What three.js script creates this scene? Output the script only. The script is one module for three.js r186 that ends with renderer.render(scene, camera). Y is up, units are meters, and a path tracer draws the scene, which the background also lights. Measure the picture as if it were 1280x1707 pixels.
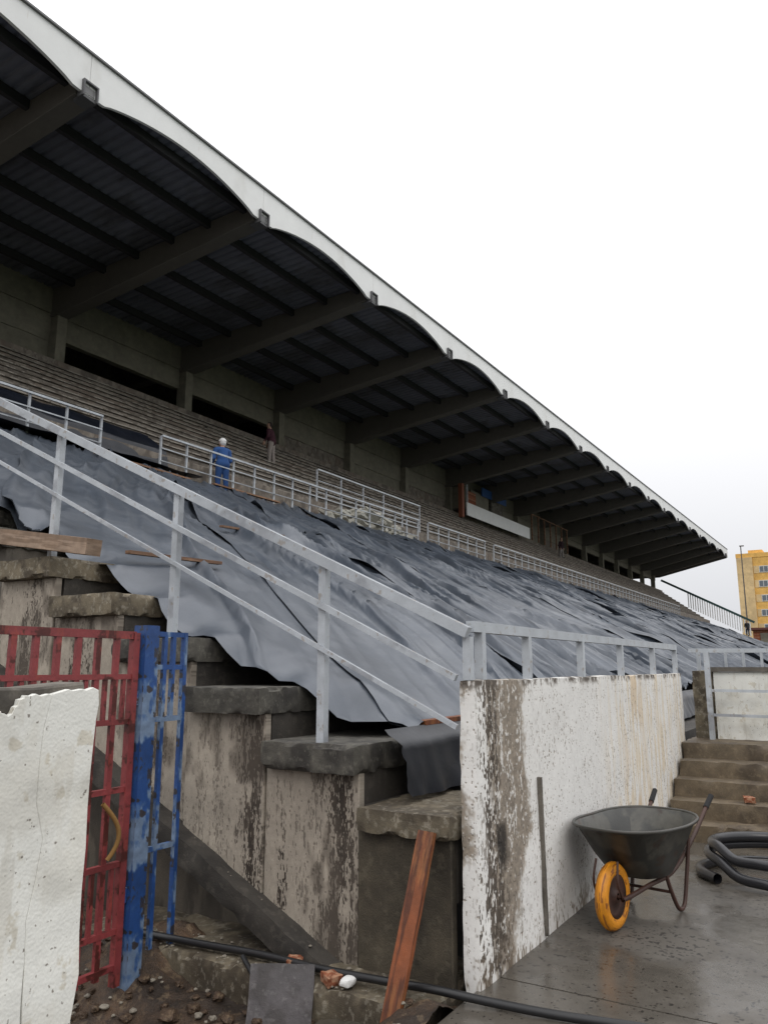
import * as THREE from 'three';
import { mergeGeometries, mergeVertices, toCreasedNormals } from 'three/addons/utils/BufferGeometryUtils.js';
import { MarchingCubes } from 'three/addons/objects/MarchingCubes.js';
import { ImprovedNoise } from 'three/addons/math/ImprovedNoise.js';

// ---------------------------------------------------------------- camera, sky, sun, exposure
const scene = new THREE.Scene();
const camera = new THREE.PerspectiveCamera(66.57, 767 / 1024, 0.05, 900);
camera.position.set(0, 1.6, 0);
camera.rotation.order = 'YXZ';
camera.rotation.set(11.25 * Math.PI / 180, 31.05 * Math.PI / 180, 0);

const renderer = new THREE.WebGLRenderer({ antialias: true });
renderer.setSize(767, 1024);
renderer.toneMapping = THREE.LinearToneMapping;
renderer.toneMappingExposure = 1.04;
renderer.shadowMap.enabled = true;

{ // closed grey-white cloud cover, brighter overhead than at the horizon
  const w = 512, h = 256, d = new Float32Array(w * h * 4), n = new ImprovedNoise();
  for (let j = 0; j < h; j++) for (let i = 0; i < w; i++) {
    const el = ((j + 0.5) / h - 0.5) * Math.PI, az = (i + 0.5) / w * Math.PI * 2;
    const s = Math.max(0, Math.sin(el));
    const c = Math.cos(el), X = Math.cos(az) * c * 2.2, Z = Math.sin(az) * c * 2.2;
    const cl = n.noise(X, s * 3, Z) * 0.5 + n.noise(X * 2.3, s * 6, Z * 2.3) * 0.25;
    let L = 1.95 * (1 + 2.0 * s) / 3 * (1 + 0.06 * cl);
    L = Math.max(L, 0.66);
    if (el < -0.01) L *= 0.35;
    const o = (j * w + i) * 4, t = Math.min(1, s * 2.5);
    d[o] = L * (0.975 + 0.015 * t); d[o + 1] = L * 0.99; d[o + 2] = L * (1.03 - 0.02 * t); d[o + 3] = 1;
  }
  const sky = new THREE.DataTexture(d, w, h, THREE.RGBAFormat, THREE.FloatType);
  sky.mapping = THREE.EquirectangularReflectionMapping; sky.magFilter = THREE.LinearFilter; sky.minFilter = THREE.LinearFilter;
  sky.needsUpdate = true;
  scene.background = sky; scene.environment = sky;
}
const sun = new THREE.DirectionalLight(0xfff6ec, 0.55);
sun.position.set(30, 60, 22); sun.target.position.set(-8, 0, -30);
sun.castShadow = true; sun.shadow.radius = 40; sun.shadow.mapSize.set(2048, 2048);
Object.assign(sun.shadow.camera, { left: -80, right: 80, top: 80, bottom: -80, near: 1, far: 250 });
scene.add(sun, sun.target);

// ---------------------------------------------------------------- helpers
const perlin = new ImprovedNoise();
const N3 = (x, y, z) => perlin.noise(x + 31.7, y + 11.3, z + 57.1);
function rng(seed) { let a = seed >>> 0; return () => { a = (a + 0x6D2B79F5) | 0; let t = Math.imul(a ^ (a >>> 15), 1 | a); t = (t + Math.imul(t ^ (t >>> 7), 61 | t)) ^ t; return ((t ^ (t >>> 14)) >>> 0) / 4294967296; }; }
const clamp = (v, a = 0, b = 1) => Math.min(b, Math.max(a, v));
const sm = (a, b, v) => { const t = clamp((v - a) / (b - a)); return t * t * (3 - 2 * t); };
const lerp = (a, b, t) => a + (b - a) * t;
const hash2 = (x, y) => { let h = Math.imul(x, 374761393) + Math.imul(y, 668265263) | 0; h = Math.imul(h ^ (h >>> 13), 1274126177); return ((h ^ (h >>> 16)) >>> 0) / 4294967296; };
function vn(x, y, px, py) { // tileable value noise, 0..1
  const xi = Math.floor(x), yi = Math.floor(y), fx = x - xi, fy = y - yi;
  const a = ((xi % px) + px) % px, b = (a + 1) % px, c = ((yi % py) + py) % py, e = (c + 1) % py;
  const u = fx * fx * (3 - 2 * fx), v = fy * fy * (3 - 2 * fy);
  return lerp(lerp(hash2(a, c), hash2(b, c), u), lerp(hash2(a, e), hash2(b, e), u), v);
}
function fb(u, v, fx, fy, oct, off = 0) { let s = 0, a = 0.5, t = 0; for (let i = 0; i < oct; i++) { const px = fx << i, py = fy << i; s += a * vn(u * px + off * px, v * py + off * py, px, py); t += a; a *= 0.55; } return s / t; }
function tex(w, h, fn, colour = true) {
  const d = new Uint8Array(w * h * 4);
  for (let j = 0; j < h; j++) for (let i = 0; i < w; i++) {
    const c = fn((i + 0.5) / w, (j + 0.5) / h), o = (j * w + i) * 4;
    if (typeof c === 'number') d[o] = d[o + 1] = d[o + 2] = clamp(c) * 255;
    else { d[o] = clamp(c[0]) * 255; d[o + 1] = clamp(c[1]) * 255; d[o + 2] = clamp(c[2]) * 255; }
    d[o + 3] = 255;
  }
  const t = new THREE.DataTexture(d, w, h); t.wrapS = t.wrapT = THREE.RepeatWrapping;
  t.magFilter = THREE.LinearFilter; t.minFilter = THREE.LinearMipmapLinearFilter; t.generateMipmaps = true; t.anisotropy = 8;
  if (colour) t.colorSpace = THREE.SRGBColorSpace; t.needsUpdate = true; return t;
}
const mix3 = (a, b, t) => [lerp(a[0], b[0], t), lerp(a[1], b[1], t), lerp(a[2], b[2], t)];
const mul3 = (a, k) => [a[0] * k, a[1] * k, a[2] * k];
const relief = {};
function repeated(t, size) { const c = t.clone(); c.repeat.set(1 / size, 1 / size); c.needsUpdate = true; return c; }
function sharedRelief() { // one grainy relief for all mineral and painted surfaces
  if (!relief.bump0) { relief.bump = {}; relief.bump0 = tex(512, 512, (u, v) => 0.5 * fb(u, v, 3, 3, 5, 0.07) + 0.35 * fb(u, v, 24, 24, 3, 0.37) + 0.15 * hash2((u * 512) | 0, (v * 512) | 0), false); }
  return relief;
}
// a mottled mineral or painted surface, uv in metres over `size` metres
function surf({ n = 512, size = 2, base, vary = 0.25, grain = 0.14, layers = [], rough = 0.85, roughVary = 0.1, bump = 0.006, off = 0, metal = 0 }) {
  const map = tex(n, n, (u, v) => {
    const a = fb(u, v, 3, 3, 5, off), g = hash2((u * n) | 0, (v * n) | 0), m = fb(u, v, 24, 24, 3, off + 0.3);
    let c = mul3(base, 1 + vary * (a - 0.5) * 2 + grain * (g - 0.5) + grain * 1.4 * (m - 0.5));
    for (const [col, fx, fy, thr, soft, amt, o = 0] of layers) c = mix3(c, mul3(col, 0.85 + 0.3 * m), amt * sm(thr - soft, thr + soft, fb(u, v, fx, fy, 5, off + o + 0.11)));
    return c;
  });
  const k = sharedRelief(n); const bm = k.bump[size] || (k.bump[size] = repeated(k.bump0, size));
  map.repeat.set(1 / size, 1 / size);
  return new THREE.MeshStandardMaterial({ map, bumpMap: bm, bumpScale: bump, roughness: rough, metalness: metal });
}
const flat = (r, g, b, rough = 0.7, metal = 0) => new THREE.MeshStandardMaterial({ color: new THREE.Color().setRGB(r, g, b), roughness: rough, metalness: metal });

function uvBox(g) { // uv in metres by the dominant axis of each triangle
  if (g.index) g = g.toNonIndexed();
  const p = g.attributes.position, uv = new Float32Array(p.count * 2);
  const a = new THREE.Vector3(), b = new THREE.Vector3(), c = new THREE.Vector3();
  for (let i = 0; i < p.count; i += 3) {
    a.fromBufferAttribute(p, i); b.fromBufferAttribute(p, i + 1); c.fromBufferAttribute(p, i + 2);
    const nx = Math.abs((b.y - a.y) * (c.z - a.z) - (b.z - a.z) * (c.y - a.y)), ny = Math.abs((b.z - a.z) * (c.x - a.x) - (b.x - a.x) * (c.z - a.z)), nz = Math.abs((b.x - a.x) * (c.y - a.y) - (b.y - a.y) * (c.x - a.x));
    for (let k = 0; k < 3; k++) {
      const q = k == 0 ? a : k == 1 ? b : c, o = (i + k) * 2;
      if (nx >= ny && nx >= nz) { uv[o] = -q.z; uv[o + 1] = q.y; } else if (ny >= nz) { uv[o] = q.x; uv[o + 1] = -q.z; } else { uv[o] = q.x; uv[o + 1] = q.y; }
    }
  }
  g.setAttribute('uv', new THREE.BufferAttribute(uv, 2)); return g;
}
function bx(x0, x1, y0, y1, z0, z1) { const g = new THREE.BoxGeometry(Math.abs(x1 - x0), Math.abs(y1 - y0), Math.abs(z1 - z0)); g.translate((x0 + x1) / 2, (y0 + y1) / 2, (z0 + z1) / 2); return uvBox(g); }
// worn block: rounded arrises and uneven faces
function rough(x0, x1, y0, y1, z0, z1, { seg = 0.08, r = 0.012, amp = 0.006, fr = 6, chip = 0, maxSeg = 70, keepUV = false } = {}) {
  const w = x1 - x0, h = y1 - y0, l = z1 - z0, ns = v => clamp(Math.ceil(v / seg), 2, maxSeg);
  let g = new THREE.BoxGeometry(w, h, l, ns(w), ns(h), ns(l)); g.translate((x0 + x1) / 2, (y0 + y1) / 2, (z0 + z1) / 2);
  g.deleteAttribute('uv'); g.deleteAttribute('normal'); g = mergeVertices(g, 1e-4);
  const p = g.attributes.position, rr = Math.min(r, w / 2.2, h / 2.2, l / 2.2);
  for (let i = 0; i < p.count; i++) {
    let x = p.getX(i), y = p.getY(i), z = p.getZ(i);
    const qx = clamp(x, x0 + rr, x1 - rr), qy = clamp(y, y0 + rr, y1 - rr), qz = clamp(z, z0 + rr, z1 - rr);
    const dx = x - qx, dy = y - qy, dz = z - qz, L = Math.hypot(dx, dy, dz) || 1;
    const edge = (dx ? 1 : 0) + (dy ? 1 : 0) + (dz ? 1 : 0);
    let k = rr; if (chip && edge > 1) k = rr - chip * Math.max(0, N3(x * 9, y * 9, z * 9) * 2);
    x = qx + dx / L * k; y = qy + dy / L * k; z = qz + dz / L * k;
    x += amp * N3(x * fr, y * fr, z * fr); y += amp * N3(x * fr + 9, y * fr, z * fr + 4); z += amp * N3(x * fr, y * fr + 17, z * fr + 8);
    p.setXYZ(i, x, y, z);
  }
  g = toCreasedNormals(g, 0.75); return uvBox(g);
}
function ext(pts, depth, bevel = 0, holes) { // outline in x,y extruded along +z
  const s = new THREE.Shape(pts.map(([x, y]) => new THREE.Vector2(x, y)));
  return new THREE.ExtrudeGeometry(s, { depth: depth - bevel * 2, bevelEnabled: bevel > 0, bevelSize: bevel, bevelThickness: bevel, bevelOffset: -bevel, bevelSegments: 1, steps: 1 }).translate(0, 0, bevel);
}
const extX = (pts, x0, depth, bevel = 0) => uvBox(ext(pts.map(([z, y]) => [-z, y]), depth, bevel).rotateY(Math.PI / 2).translate(x0, 0, 0)); // outline in z,y extruded along +x
const extZ = (pts, z0, depth, bevel = 0) => uvBox(ext(pts, depth, bevel).translate(0, 0, z0));
const V = (x, y, z) => new THREE.Vector3(x, y, z);
function bar(a, b, w, h = w, chamfer = 0) { // rectangular tube from a to b
  const d = V().subVectors(b, a), L = d.length(); let g;
  g = new THREE.BoxGeometry(w, h, L); g.translate(0, 0, L / 2);
  const m = new THREE.Matrix4().lookAt(V(0, 0, 0), d.clone().negate(), Math.abs(d.y) / L > 0.99 ? V(0, 0, 1) : V(0, 1, 0));
  g.applyMatrix4(m).translate(a.x, a.y, a.z); return uvBox(g);
}
function tube(pts, r, seg = 24, rad = 8, closed = false) { return new THREE.TubeGeometry(new THREE.CatmullRomCurve3(pts, closed), seg, r, rad, closed); }
const used = {};
function numbered(n) { if (!(n in used)) { used[n] = 0; return n; } used[n]++; return n + '_' + String(used[n]).padStart(3, '0'); }
function shadow(o) { o.castShadow = o.receiveShadow = true; return o; }
function tag(o, label, category, group, kind) { if (label) o.userData.label = label; if (category) o.userData.category = category; if (group) o.userData.group = group; if (kind) o.userData.kind = kind; return o; }
function thing(name, label, category, group) { const g = new THREE.Group(); g.name = numbered(name); scene.add(g); return tag(g, label, category, group); }
function one(name, geo, mat, label, category, group) { const m = shadow(new THREE.Mesh(geo, mat)); m.name = numbered(name); scene.add(m); return tag(m, label, category, group); }
function part(parent, name, geo, mat, label) { const m = shadow(new THREE.Mesh(geo, mat)); m.name = name; parent.add(m); if (label) m.userData.label = label; return m; }
function structure(name, geo, mat) { const m = shadow(new THREE.Mesh(geo, mat)); m.name = numbered(name); m.userData.kind = 'structure'; scene.add(m); return m; }

// ---------------------------------------------------------------- materials
const M = {};
M.concrete = surf({ base: [0.38, 0.36, 0.33], vary: 0.22, layers: [[[0.22, 0.205, 0.185], 12, 12, 0.55, 0.08, 0.6], [[0.48, 0.46, 0.43], 24, 24, 0.62, 0.05, 0.4, 0.4]], bump: 0.008 });
M.darkConcrete = surf({ base: [0.24, 0.225, 0.205], vary: 0.25, layers: [[[0.14, 0.13, 0.12], 9, 9, 0.53, 0.18, 0.6], [[0.34, 0.32, 0.29], 60, 60, 0.66, 0.07, 0.4, 0.4]], bump: 0.01, off: 0.2 });
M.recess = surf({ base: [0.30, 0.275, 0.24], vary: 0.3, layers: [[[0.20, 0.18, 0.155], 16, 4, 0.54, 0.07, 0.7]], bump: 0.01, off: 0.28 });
M.cap = surf({ base: [0.30, 0.29, 0.265], vary: 0.2, size: 1, grain: 0.2, layers: [[[0.17, 0.16, 0.15], 9, 6, 0.52, 0.18, 0.7], [[0.46, 0.45, 0.41], 50, 40, 0.66, 0.08, 0.4, 0.4]], bump: 0.01, off: 0.45 });
M.capPale = surf({ base: [0.42, 0.385, 0.32], vary: 0.2, size: 1, grain: 0.2, layers: [[[0.23, 0.20, 0.16], 9, 7, 0.53, 0.16, 0.7], [[0.60, 0.58, 0.53], 44, 36, 0.64, 0.07, 0.5, 0.4]], bump: 0.012, off: 0.15 });
M.olive = surf({ base: [0.28, 0.255, 0.21], vary: 0.25, grain: 0.22, layers: [[[0.17, 0.15, 0.12], 8, 10, 0.53, 0.18, 0.7], [[0.38, 0.355, 0.30], 60, 50, 0.64, 0.08, 0.4, 0.4]], bump: 0.012, off: 0.6 });
M.tier = surf({ n: 1024, size: 5, base: [0.45, 0.42, 0.385], vary: 0.18, grain: 0.24, layers: [[[0.29, 0.265, 0.24], 34, 20, 0.57, 0.07, 0.5], [[0.60, 0.57, 0.53], 50, 30, 0.64, 0.04, 0.4, 0.4], [[0.38, 0.32, 0.275], 8, 6, 0.58, 0.08, 0.4, 0.7]], bump: 0.008, off: 0.33 });
M.bench = surf({ base: [0.55, 0.525, 0.49], size: 4, vary: 0.2, grain: 0.2, layers: [[[0.32, 0.29, 0.26], 20, 10, 0.55, 0.05, 0.7]], off: 0.19 });
M.cream = surf({ base: [0.45, 0.435, 0.385], size: 4, vary: 0.12, layers: [[[0.36, 0.345, 0.295], 4, 3, 0.58, 0.12, 0.5]], bump: 0.004, off: 0.5 });
M.beam = surf({ base: [0.36, 0.345, 0.325], size: 4, vary: 0.1, grain: 0.06, bump: 0.003, off: 0.8 });
M.deck = surf({ base: [0.39, 0.40, 0.44], size: 5, vary: 0.2, grain: 0.05, layers: [[[0.27, 0.27, 0.28], 3, 6, 0.56, 0.1, 0.6]], bump: 0.001, off: 0.1, rough: 0.55 });
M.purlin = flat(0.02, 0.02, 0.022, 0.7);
M.fascia = surf({ base: [0.88, 0.885, 0.88], size: 5, vary: 0.05, grain: 0.02, layers: [[[0.74, 0.73, 0.70], 3, 1, 0.62, 0.1, 0.4], [[0.66, 0.63, 0.58], 30, 2, 0.74, 0.05, 0.35, 0.4]], bump: 0.0015, off: 0.25, rough: 0.5 });
M.flash = flat(0.16, 0.16, 0.16, 0.5, 0.4);
M.scupper = flat(0.09, 0.09, 0.095, 0.6);
M.galv = surf({ base: [0.66, 0.68, 0.70], size: 1.5, vary: 0.12, grain: 0.08, layers: [[[0.5, 0.51, 0.53], 6, 6, 0.56, 0.06, 0.6], [[0.50, 0.45, 0.40], 40, 30, 0.72, 0.03, 0.5, 0.4]], bump: 0.0006, rough: 0.5, off: 0.4 });
M.wood = surf({ base: [0.52, 0.40, 0.31], size: 1.2, vary: 0.2, layers: [[[0.36, 0.26, 0.2], 3, 40, 0.55, 0.08, 0.7]], bump: 0.004, off: 0.9 });
M.woodPale = surf({ base: [0.60, 0.52, 0.45], size: 1.2, vary: 0.14, layers: [[[0.46, 0.38, 0.31], 3, 40, 0.55, 0.08, 0.7]], bump: 0.004, off: 0.7 });
M.woodRed = surf({ base: [0.46, 0.25, 0.13], size: 0.8, vary: 0.22, layers: [[[0.28, 0.14, 0.07], 30, 3, 0.53, 0.07, 0.8], [[0.55, 0.36, 0.2], 20, 3, 0.62, 0.06, 0.6, 0.4]], bump: 0.004, rough: 0.6, off: 0.55 });
M.red = surf({ base: [0.49, 0.21, 0.215], size: 0.7, vary: 0.18, layers: [[[0.25, 0.10, 0.075], 8, 8, 0.57, 0.05, 0.8], [[0.56, 0.25, 0.22], 12, 5, 0.66, 0.04, 0.6, 0.4]], bump: 0.002, rough: 0.5, off: 0.22 });
M.blue = surf({ base: [0.13, 0.27, 0.49], size: 0.7, vary: 0.18, layers: [[[0.50, 0.56, 0.63], 7, 4, 0.54, 0.07, 0.8], [[0.2, 0.16, 0.14], 12, 9, 0.68, 0.03, 0.8, 0.4]], bump: 0.002, rough: 0.5, off: 0.28 });
M.rubber = flat(0.012, 0.012, 0.013, 0.42);
M.pipe = flat(0.02, 0.02, 0.023, 0.3);
M.brick = surf({ base: [0.50, 0.28, 0.18], size: 0.4, vary: 0.25, layers: [[[0.68, 0.55, 0.45], 5, 5, 0.6, 0.05, 0.7]], bump: 0.004, off: 0.12 });
M.soil = surf({ size: 1.6, base: [0.27, 0.205, 0.145], vary: 0.4, grain: 0.4, layers: [[[0.14, 0.105, 0.075], 9, 9, 0.54, 0.14, 0.7], [[0.42, 0.36, 0.28], 50, 50, 0.65, 0.06, 0.6, 0.4]], bump: 0.03, off: 0.77, rough: 0.7 });
M.stone = surf({ base: [0.50, 0.475, 0.43], size: 0.5, vary: 0.25, bump: 0.006, off: 0.36 });
M.chip = flat(0.72, 0.72, 0.7, 0.8);
M.stair = surf({ base: [0.37, 0.325, 0.26], size: 1.6, vary: 0.22, grain: 0.2, layers: [[[0.24, 0.20, 0.155], 8, 8, 0.53, 0.18, 0.6], [[0.48, 0.43, 0.35], 60, 50, 0.64, 0.07, 0.4, 0.4]], bump: 0.012, off: 0.18, rough: 0.6 });
M.black = flat(0.015, 0.015, 0.016, 0.9);
M.steel = surf({ base: [0.20, 0.20, 0.185], size: 0.8, vary: 0.25, grain: 0.15, layers: [[[0.30, 0.29, 0.26], 6, 6, 0.58, 0.07, 0.7], [[0.2, 0.13, 0.09], 9, 9, 0.64, 0.04, 0.6, 0.4]], bump: 0.001, rough: 0.42, off: 0.42 });
M.rust = surf({ base: [0.26, 0.165, 0.13], size: 0.6, vary: 0.25, bump: 0.001, rough: 0.55, off: 0.62 });
M.yellow = surf({ base: [0.80, 0.52, 0.10], size: 0.4, vary: 0.15, layers: [[[0.45, 0.25, 0.1], 7, 7, 0.6, 0.06, 0.75]], bump: 0.001, rough: 0.5, off: 0.14 });
M.grass = surf({ base: [0.2, 0.27, 0.12], size: 8, vary: 0.3, off: 0.31 });
M.earth = surf({ base: [0.27, 0.25, 0.22], size: 8, vary: 0.3, off: 0.61 });

// plaster on the gable: pale coat, run-off streaks and lichen, 1 x 1.4 m, laid with 0..1 uv
function plaster(seed, streakAt, amount) {
  const n = 512, f = new Float32Array(n * n);
  const map = tex(n, n, (u, v) => {
    const a = fb(u, v, 3, 4, 5, seed), m = fb(u, v, 26, 30, 3, seed + 0.2), g = hash2((u * n) | 0, (v * n + seed * 999) | 0);
    let c = mul3([0.62, 0.585, 0.535], 1 + 0.22 * (a - 0.5) + 0.16 * (g - 0.5) + 0.14 * (m - 0.5));
    const st = fb(u + 0.03 * (a - 0.5), v, 34, 8, 4, seed + 0.5), sp = fb(u, v, 90, 60, 3, seed + 0.7), b = fb(u, v, 10, 7, 4, seed + 0.9);
    const w = sm(0.34, 0.0, Math.abs(u - streakAt) - 0.16 * (b - 0.5) * 2), w2 = sm(0.62, 0.7, fb(u, v, 9, 1, 3, seed + 0.33)) * sm(0.9, 0.5, v);
    const hit = sm(0.53, 0.60, st * 0.32 + sp * 0.46 + b * 0.22 + 0.115 * w + 0.06 * w2 + amount * 0.03 - 0.03);
    c = mix3(c, mul3([0.21, 0.18, 0.155], 0.7 + 0.6 * m), hit * (0.35 + 0.6 * Math.max(w, w2)));
    const film = sm(0.5, 0.7, a * 0.6 + b * 0.4 + 0.16 * w); c = mix3(c, [0.36, 0.33, 0.295], film * 0.6);
    f[((v * n) | 0) * n + ((u * n) | 0)] = 0.7 - 0.4 * hit + 0.3 * m; return c;
  });
  const bm = tex(n, n, (u, v) => f[((v * n) | 0) * n + ((u * n) | 0)], false);
  return new THREE.MeshStandardMaterial({ map, bumpMap: bm, bumpScale: 0.006, roughness: 0.92 });
}
// whitewashed boundary wall: s metres from its near corner, y metres up
const WL = 5.66, WH = 1.53;
function whiteWall() {
  const w = 2048, h = 640, f = new Float32Array(w * h);
  const map = tex(w, h, (u, v) => {
    const s = u * WL, y = v * WH, U = s / 2, W = y / 2;
    const a = fb(U, W, 3, 3, 4, 0.1), m = fb(U, W, 80, 80, 2, 0.3), b = fb(U, W, 12, 9, 4, 0.55), st = fb(U, W, 70, 5, 3, 0.8), sp = fb(U, W, 120, 70, 3, 0.23), g = hash2((u * w) | 0, (v * h) | 0);
    let c = mul3([0.87, 0.865, 0.85], 1 + 0.07 * (a - 0.5) + 0.05 * (g - 0.5) + 0.05 * (m - 0.5));
    let dep = 0.8;
    // ochre runs on the far half, from the coping down
    const och = sm(2.1, 3.2, s) * sm(0.48, 0.62, st * 0.6 + a * 0.4); c = mix3(c, [0.82, 0.745, 0.62], 0.6 * och);
    const och2 = sm(0.5, 0.15, Math.abs(s - 3.35)) * sm(0.42, 0.6, fb(U, W, 10, 3, 4, 0.9)); c = mix3(c, [0.77, 0.655, 0.50], 0.55 * och2);
    // bare render where the whitewash came away near the corner
    const edge = 0.70 + 0.22 * (b - 0.5) - 0.25 * sm(0.75, 0.1, y) + 0.1 * (m - 0.5);
    const bare = sm(0.11, 0.2, s + 0.16 * (b - 0.5)) * sm(edge + 0.06, edge - 0.04, s);
    const keep = sm(0.54, 0.62, fb(U, W, 110, 80, 3, 0.23) * 0.45 + m * 0.2 + st * 0.35 + 0.10 * sm(0.36, 0.12, s) - 0.02);
    const bb = bare * (1 - 0.85 * keep);
    c = mix3(c, mul3([0.50, 0.455, 0.40], 0.8 + 0.4 * m), bb * 0.88); dep -= 0.35 * bb;
    // black lichen specks, thick along a vertical run near the corner
    const run = sm(0.2, 0.02, Math.abs(s - 0.24 - 0.12 * (b - 0.5) + 0.06 * y)) ;
    const lo = sm(0.75, 0.1, s + 0.25 * (b - 0.5)) * sm(0.95, 0.3, y);
    const lich = sm(0.56, 0.62, sp * 0.55 + st * 0.25 + b * 0.2 + 0.085 * run + 0.05 * lo - 0.005);
    const near = Math.max(run, lo * 0.85, 0.16 * sm(1.6, 0.4, s), 0.05);
    c = mix3(c, mul3([0.25, 0.215, 0.18], 0.7 + 0.6 * m), lich * clamp(near * 1.3) * 0.85); dep -= 0.2 * lich * near;
    const blot = sm(0.16, 0.06, Math.hypot((s - 0.30) * 1.6, y - 0.66) - 0.10 * (b - 0.5) * 2); c = mix3(c, mul3([0.13, 0.11, 0.09], 0.7 + 0.6 * m), blot * 0.85);
    // small pits everywhere, splash dirt with its own grain along the foot
    const pit = sm(0.70, 0.74, fb(U, W, 150, 110, 2, 0.61) * 0.8 + b * 0.2); c = mix3(c, [0.50, 0.46, 0.41], pit * 0.6); dep -= 0.3 * pit;
    const splash = sm(0.20, 0.0, y - 0.10 * (st - 0.5) * 2) * sm(0.40, 0.6, b * 0.5 + sp * 0.5); c = mix3(c, [0.42, 0.37, 0.31], splash * 0.85);
    const cop = sm(1.47, 1.52, y + 0.05 * (b - 0.5)) * sm(0.42, 0.6, sp * 0.5 + b * 0.5); c = mix3(c, [0.33, 0.30, 0.27], cop * 0.9);
    f[((v * h) | 0) * w + ((u * w) | 0)] = dep + 0.12 * m; return c;
  });
  const bm = tex(w, h, (u, v) => f[((v * h) | 0) * w + ((u * w) | 0)], false);
  return new THREE.MeshStandardMaterial({ map, bumpMap: bm, bumpScale: 0.008, roughness: 0.85 });
}
function leftWhite() {
  return surf({ n: 1024, size: 2, base: [0.86, 0.86, 0.835], vary: 0.05, grain: 0.05, layers: [[[0.77, 0.755, 0.71], 14, 10, 0.58, 0.12, 0.4], [[0.70, 0.665, 0.59], 40, 30, 0.70, 0.04, 0.5, 0.4], [[0.74, 0.72, 0.67], 50, 7, 0.66, 0.08, 0.35, 0.6], [[0.34, 0.31, 0.28], 150, 120, 0.80, 0.02, 0.7, 0.2]], bump: 0.007, off: 0.05 });
}
M.white = leftWhite();
// wet concrete paving
M.paving = (() => {
  const n = 1024, map = tex(n, n, (u, v) => {
    const a = fb(u, v, 4, 4, 5, 0.4), m = fb(u, v, 60, 60, 3, 0.2), g = hash2((u * n) | 0, (v * n) | 0), wet = fb(u, v, 7, 7, 5, 0.85);
    let c = mul3([0.325, 0.308, 0.283], 1 + 0.24 * (a - 0.5) * 2 + 0.14 * (g - 0.5) + 0.12 * (m - 0.5));
    c = mix3(c, [0.39, 0.375, 0.35], 0.6 * sm(0.52, 0.64, wet));
    const sp = fb(u, v, 200, 200, 2, 0.6) * 0.8 + wet * 0.2; c = mix3(c, [0.14, 0.13, 0.12], 0.75 * sm(0.68, 0.72, sp)); return c;
  });
  const rm = tex(n, n, (u, v) => { const wet = fb(u, v, 7, 7, 5, 0.85), m = fb(u, v, 60, 60, 3, 0.2); return 0.2 + 0.42 * sm(0.36, 0.62, wet) + 0.14 * (m - 0.4); }, false);
  const bm = tex(n, n, (u, v) => fb(u, v, 40, 40, 4, 0.3), false);
  for (const t of [map, rm, bm]) t.repeat.set(1 / 4, 1 / 4);
  return new THREE.MeshStandardMaterial({ map, roughnessMap: rm, roughness: 1, bumpMap: bm, bumpScale: 0.0012 });
})();
// dusty plastic sheeting
M.tarp = (() => {
  const n = 1024, map = tex(n, n, (u, v) => {
    const a = fb(u, v, 4, 4, 5, 0.2), m = fb(u, v, 30, 18, 4, 0.5), g = hash2((u * n) | 0, (v * n) | 0);
    let c = mul3([0.275, 0.30, 0.335], 1 + 0.14 * (a - 0.5) * 2 + 0.1 * (m - 0.5) + 0.07 * (g - 0.5));
    c = mix3(c, [0.38, 0.395, 0.42], 0.4 * sm(0.55, 0.68, fb(u, v, 9, 5, 5, 0.7))); return c;
  });
  const rm = tex(n, n, (u, v) => 0.25 + 0.3 * (fb(u, v, 6, 6, 5, 0.7)) , false);
  const bm = tex(n, n, (u, v) => fb(u, v, 16, 16, 5, 0.9), false);
  for (const t of [map, rm, bm]) t.repeat.set(1 / 3, 1 / 3);
  return new THREE.MeshStandardMaterial({ map, roughnessMap: rm, roughness: 1, bumpMap: bm, bumpScale: 0.003, side: THREE.DoubleSide });
})();

// ---------------------------------------------------------------- ground
structure('ground', bx(-500, 500, -1.2, -0.7, -500, 300), M.earth);
{
  const pv = new THREE.Group(); pv.name = 'paving'; pv.userData.kind = 'structure'; scene.add(pv);
  part(pv, 'bed', bx(-1.84, 6.2, -0.7, -0.012, -112, 8), M.darkConcrete);
  const xs = [-1.835, 0.55, 3.3, 6.2], zs = [8, 4.6, 1.6, -1.3, -4.17, -8.3, -11.4, -20, -40, -70, -112];
  for (let i = 0; i < 3; i++) for (let j = 0; j < zs.length - 1; j++)
    part(pv, 'slab', bx(xs[i] + 0.005, xs[i + 1] - 0.005, -0.1, 0.0015 * ((i * 7 + j * 3) % 3), zs[j + 1] + 0.006, zs[j] - 0.006), M.paving);
}
structure('playing_field', bx(6.25, 90, -0.7, -0.03, -112, 60), M.grass);
{ // dug-out ground in the passage between the two white walls
  const nx = 150, nz = 150, g = new THREE.PlaneGeometry(6, 5.2, nx, nz); g.rotateX(-Math.PI / 2); g.translate(-4.84, 0, -1.3);
  const p = g.attributes.position;
  for (let i = 0; i < p.count; i++) {
    const x = p.getX(i), z = p.getZ(i);
    let y = -0.30 + 0.15 * sm(-3.0, -3.55, z) + 0.06 * N3(x * 1.3, 0, z * 1.3) + 0.05 * N3(x * 4, 3, z * 4) + 0.035 * Math.abs(N3(x * 11, 5, z * 11)) + 0.02 * N3(x * 24, 1, z * 24);
    y += 0.2 * sm(-2.35, -1.95, x) * sm(-3.9, -3.2, z + 0.3) + 0.13 * sm(-3.35, -3.8, x) * sm(-2.9, -3.4, z);
    y -= 0.28 * sm(0.35, 0.1, Math.hypot((x + 2.45) * 1.1, z + 3.35));
    p.setY(i, y);
  }
  g.computeVertexNormals(); structure('excavated_soil', uvBox(g), M.soil);
}

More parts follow.
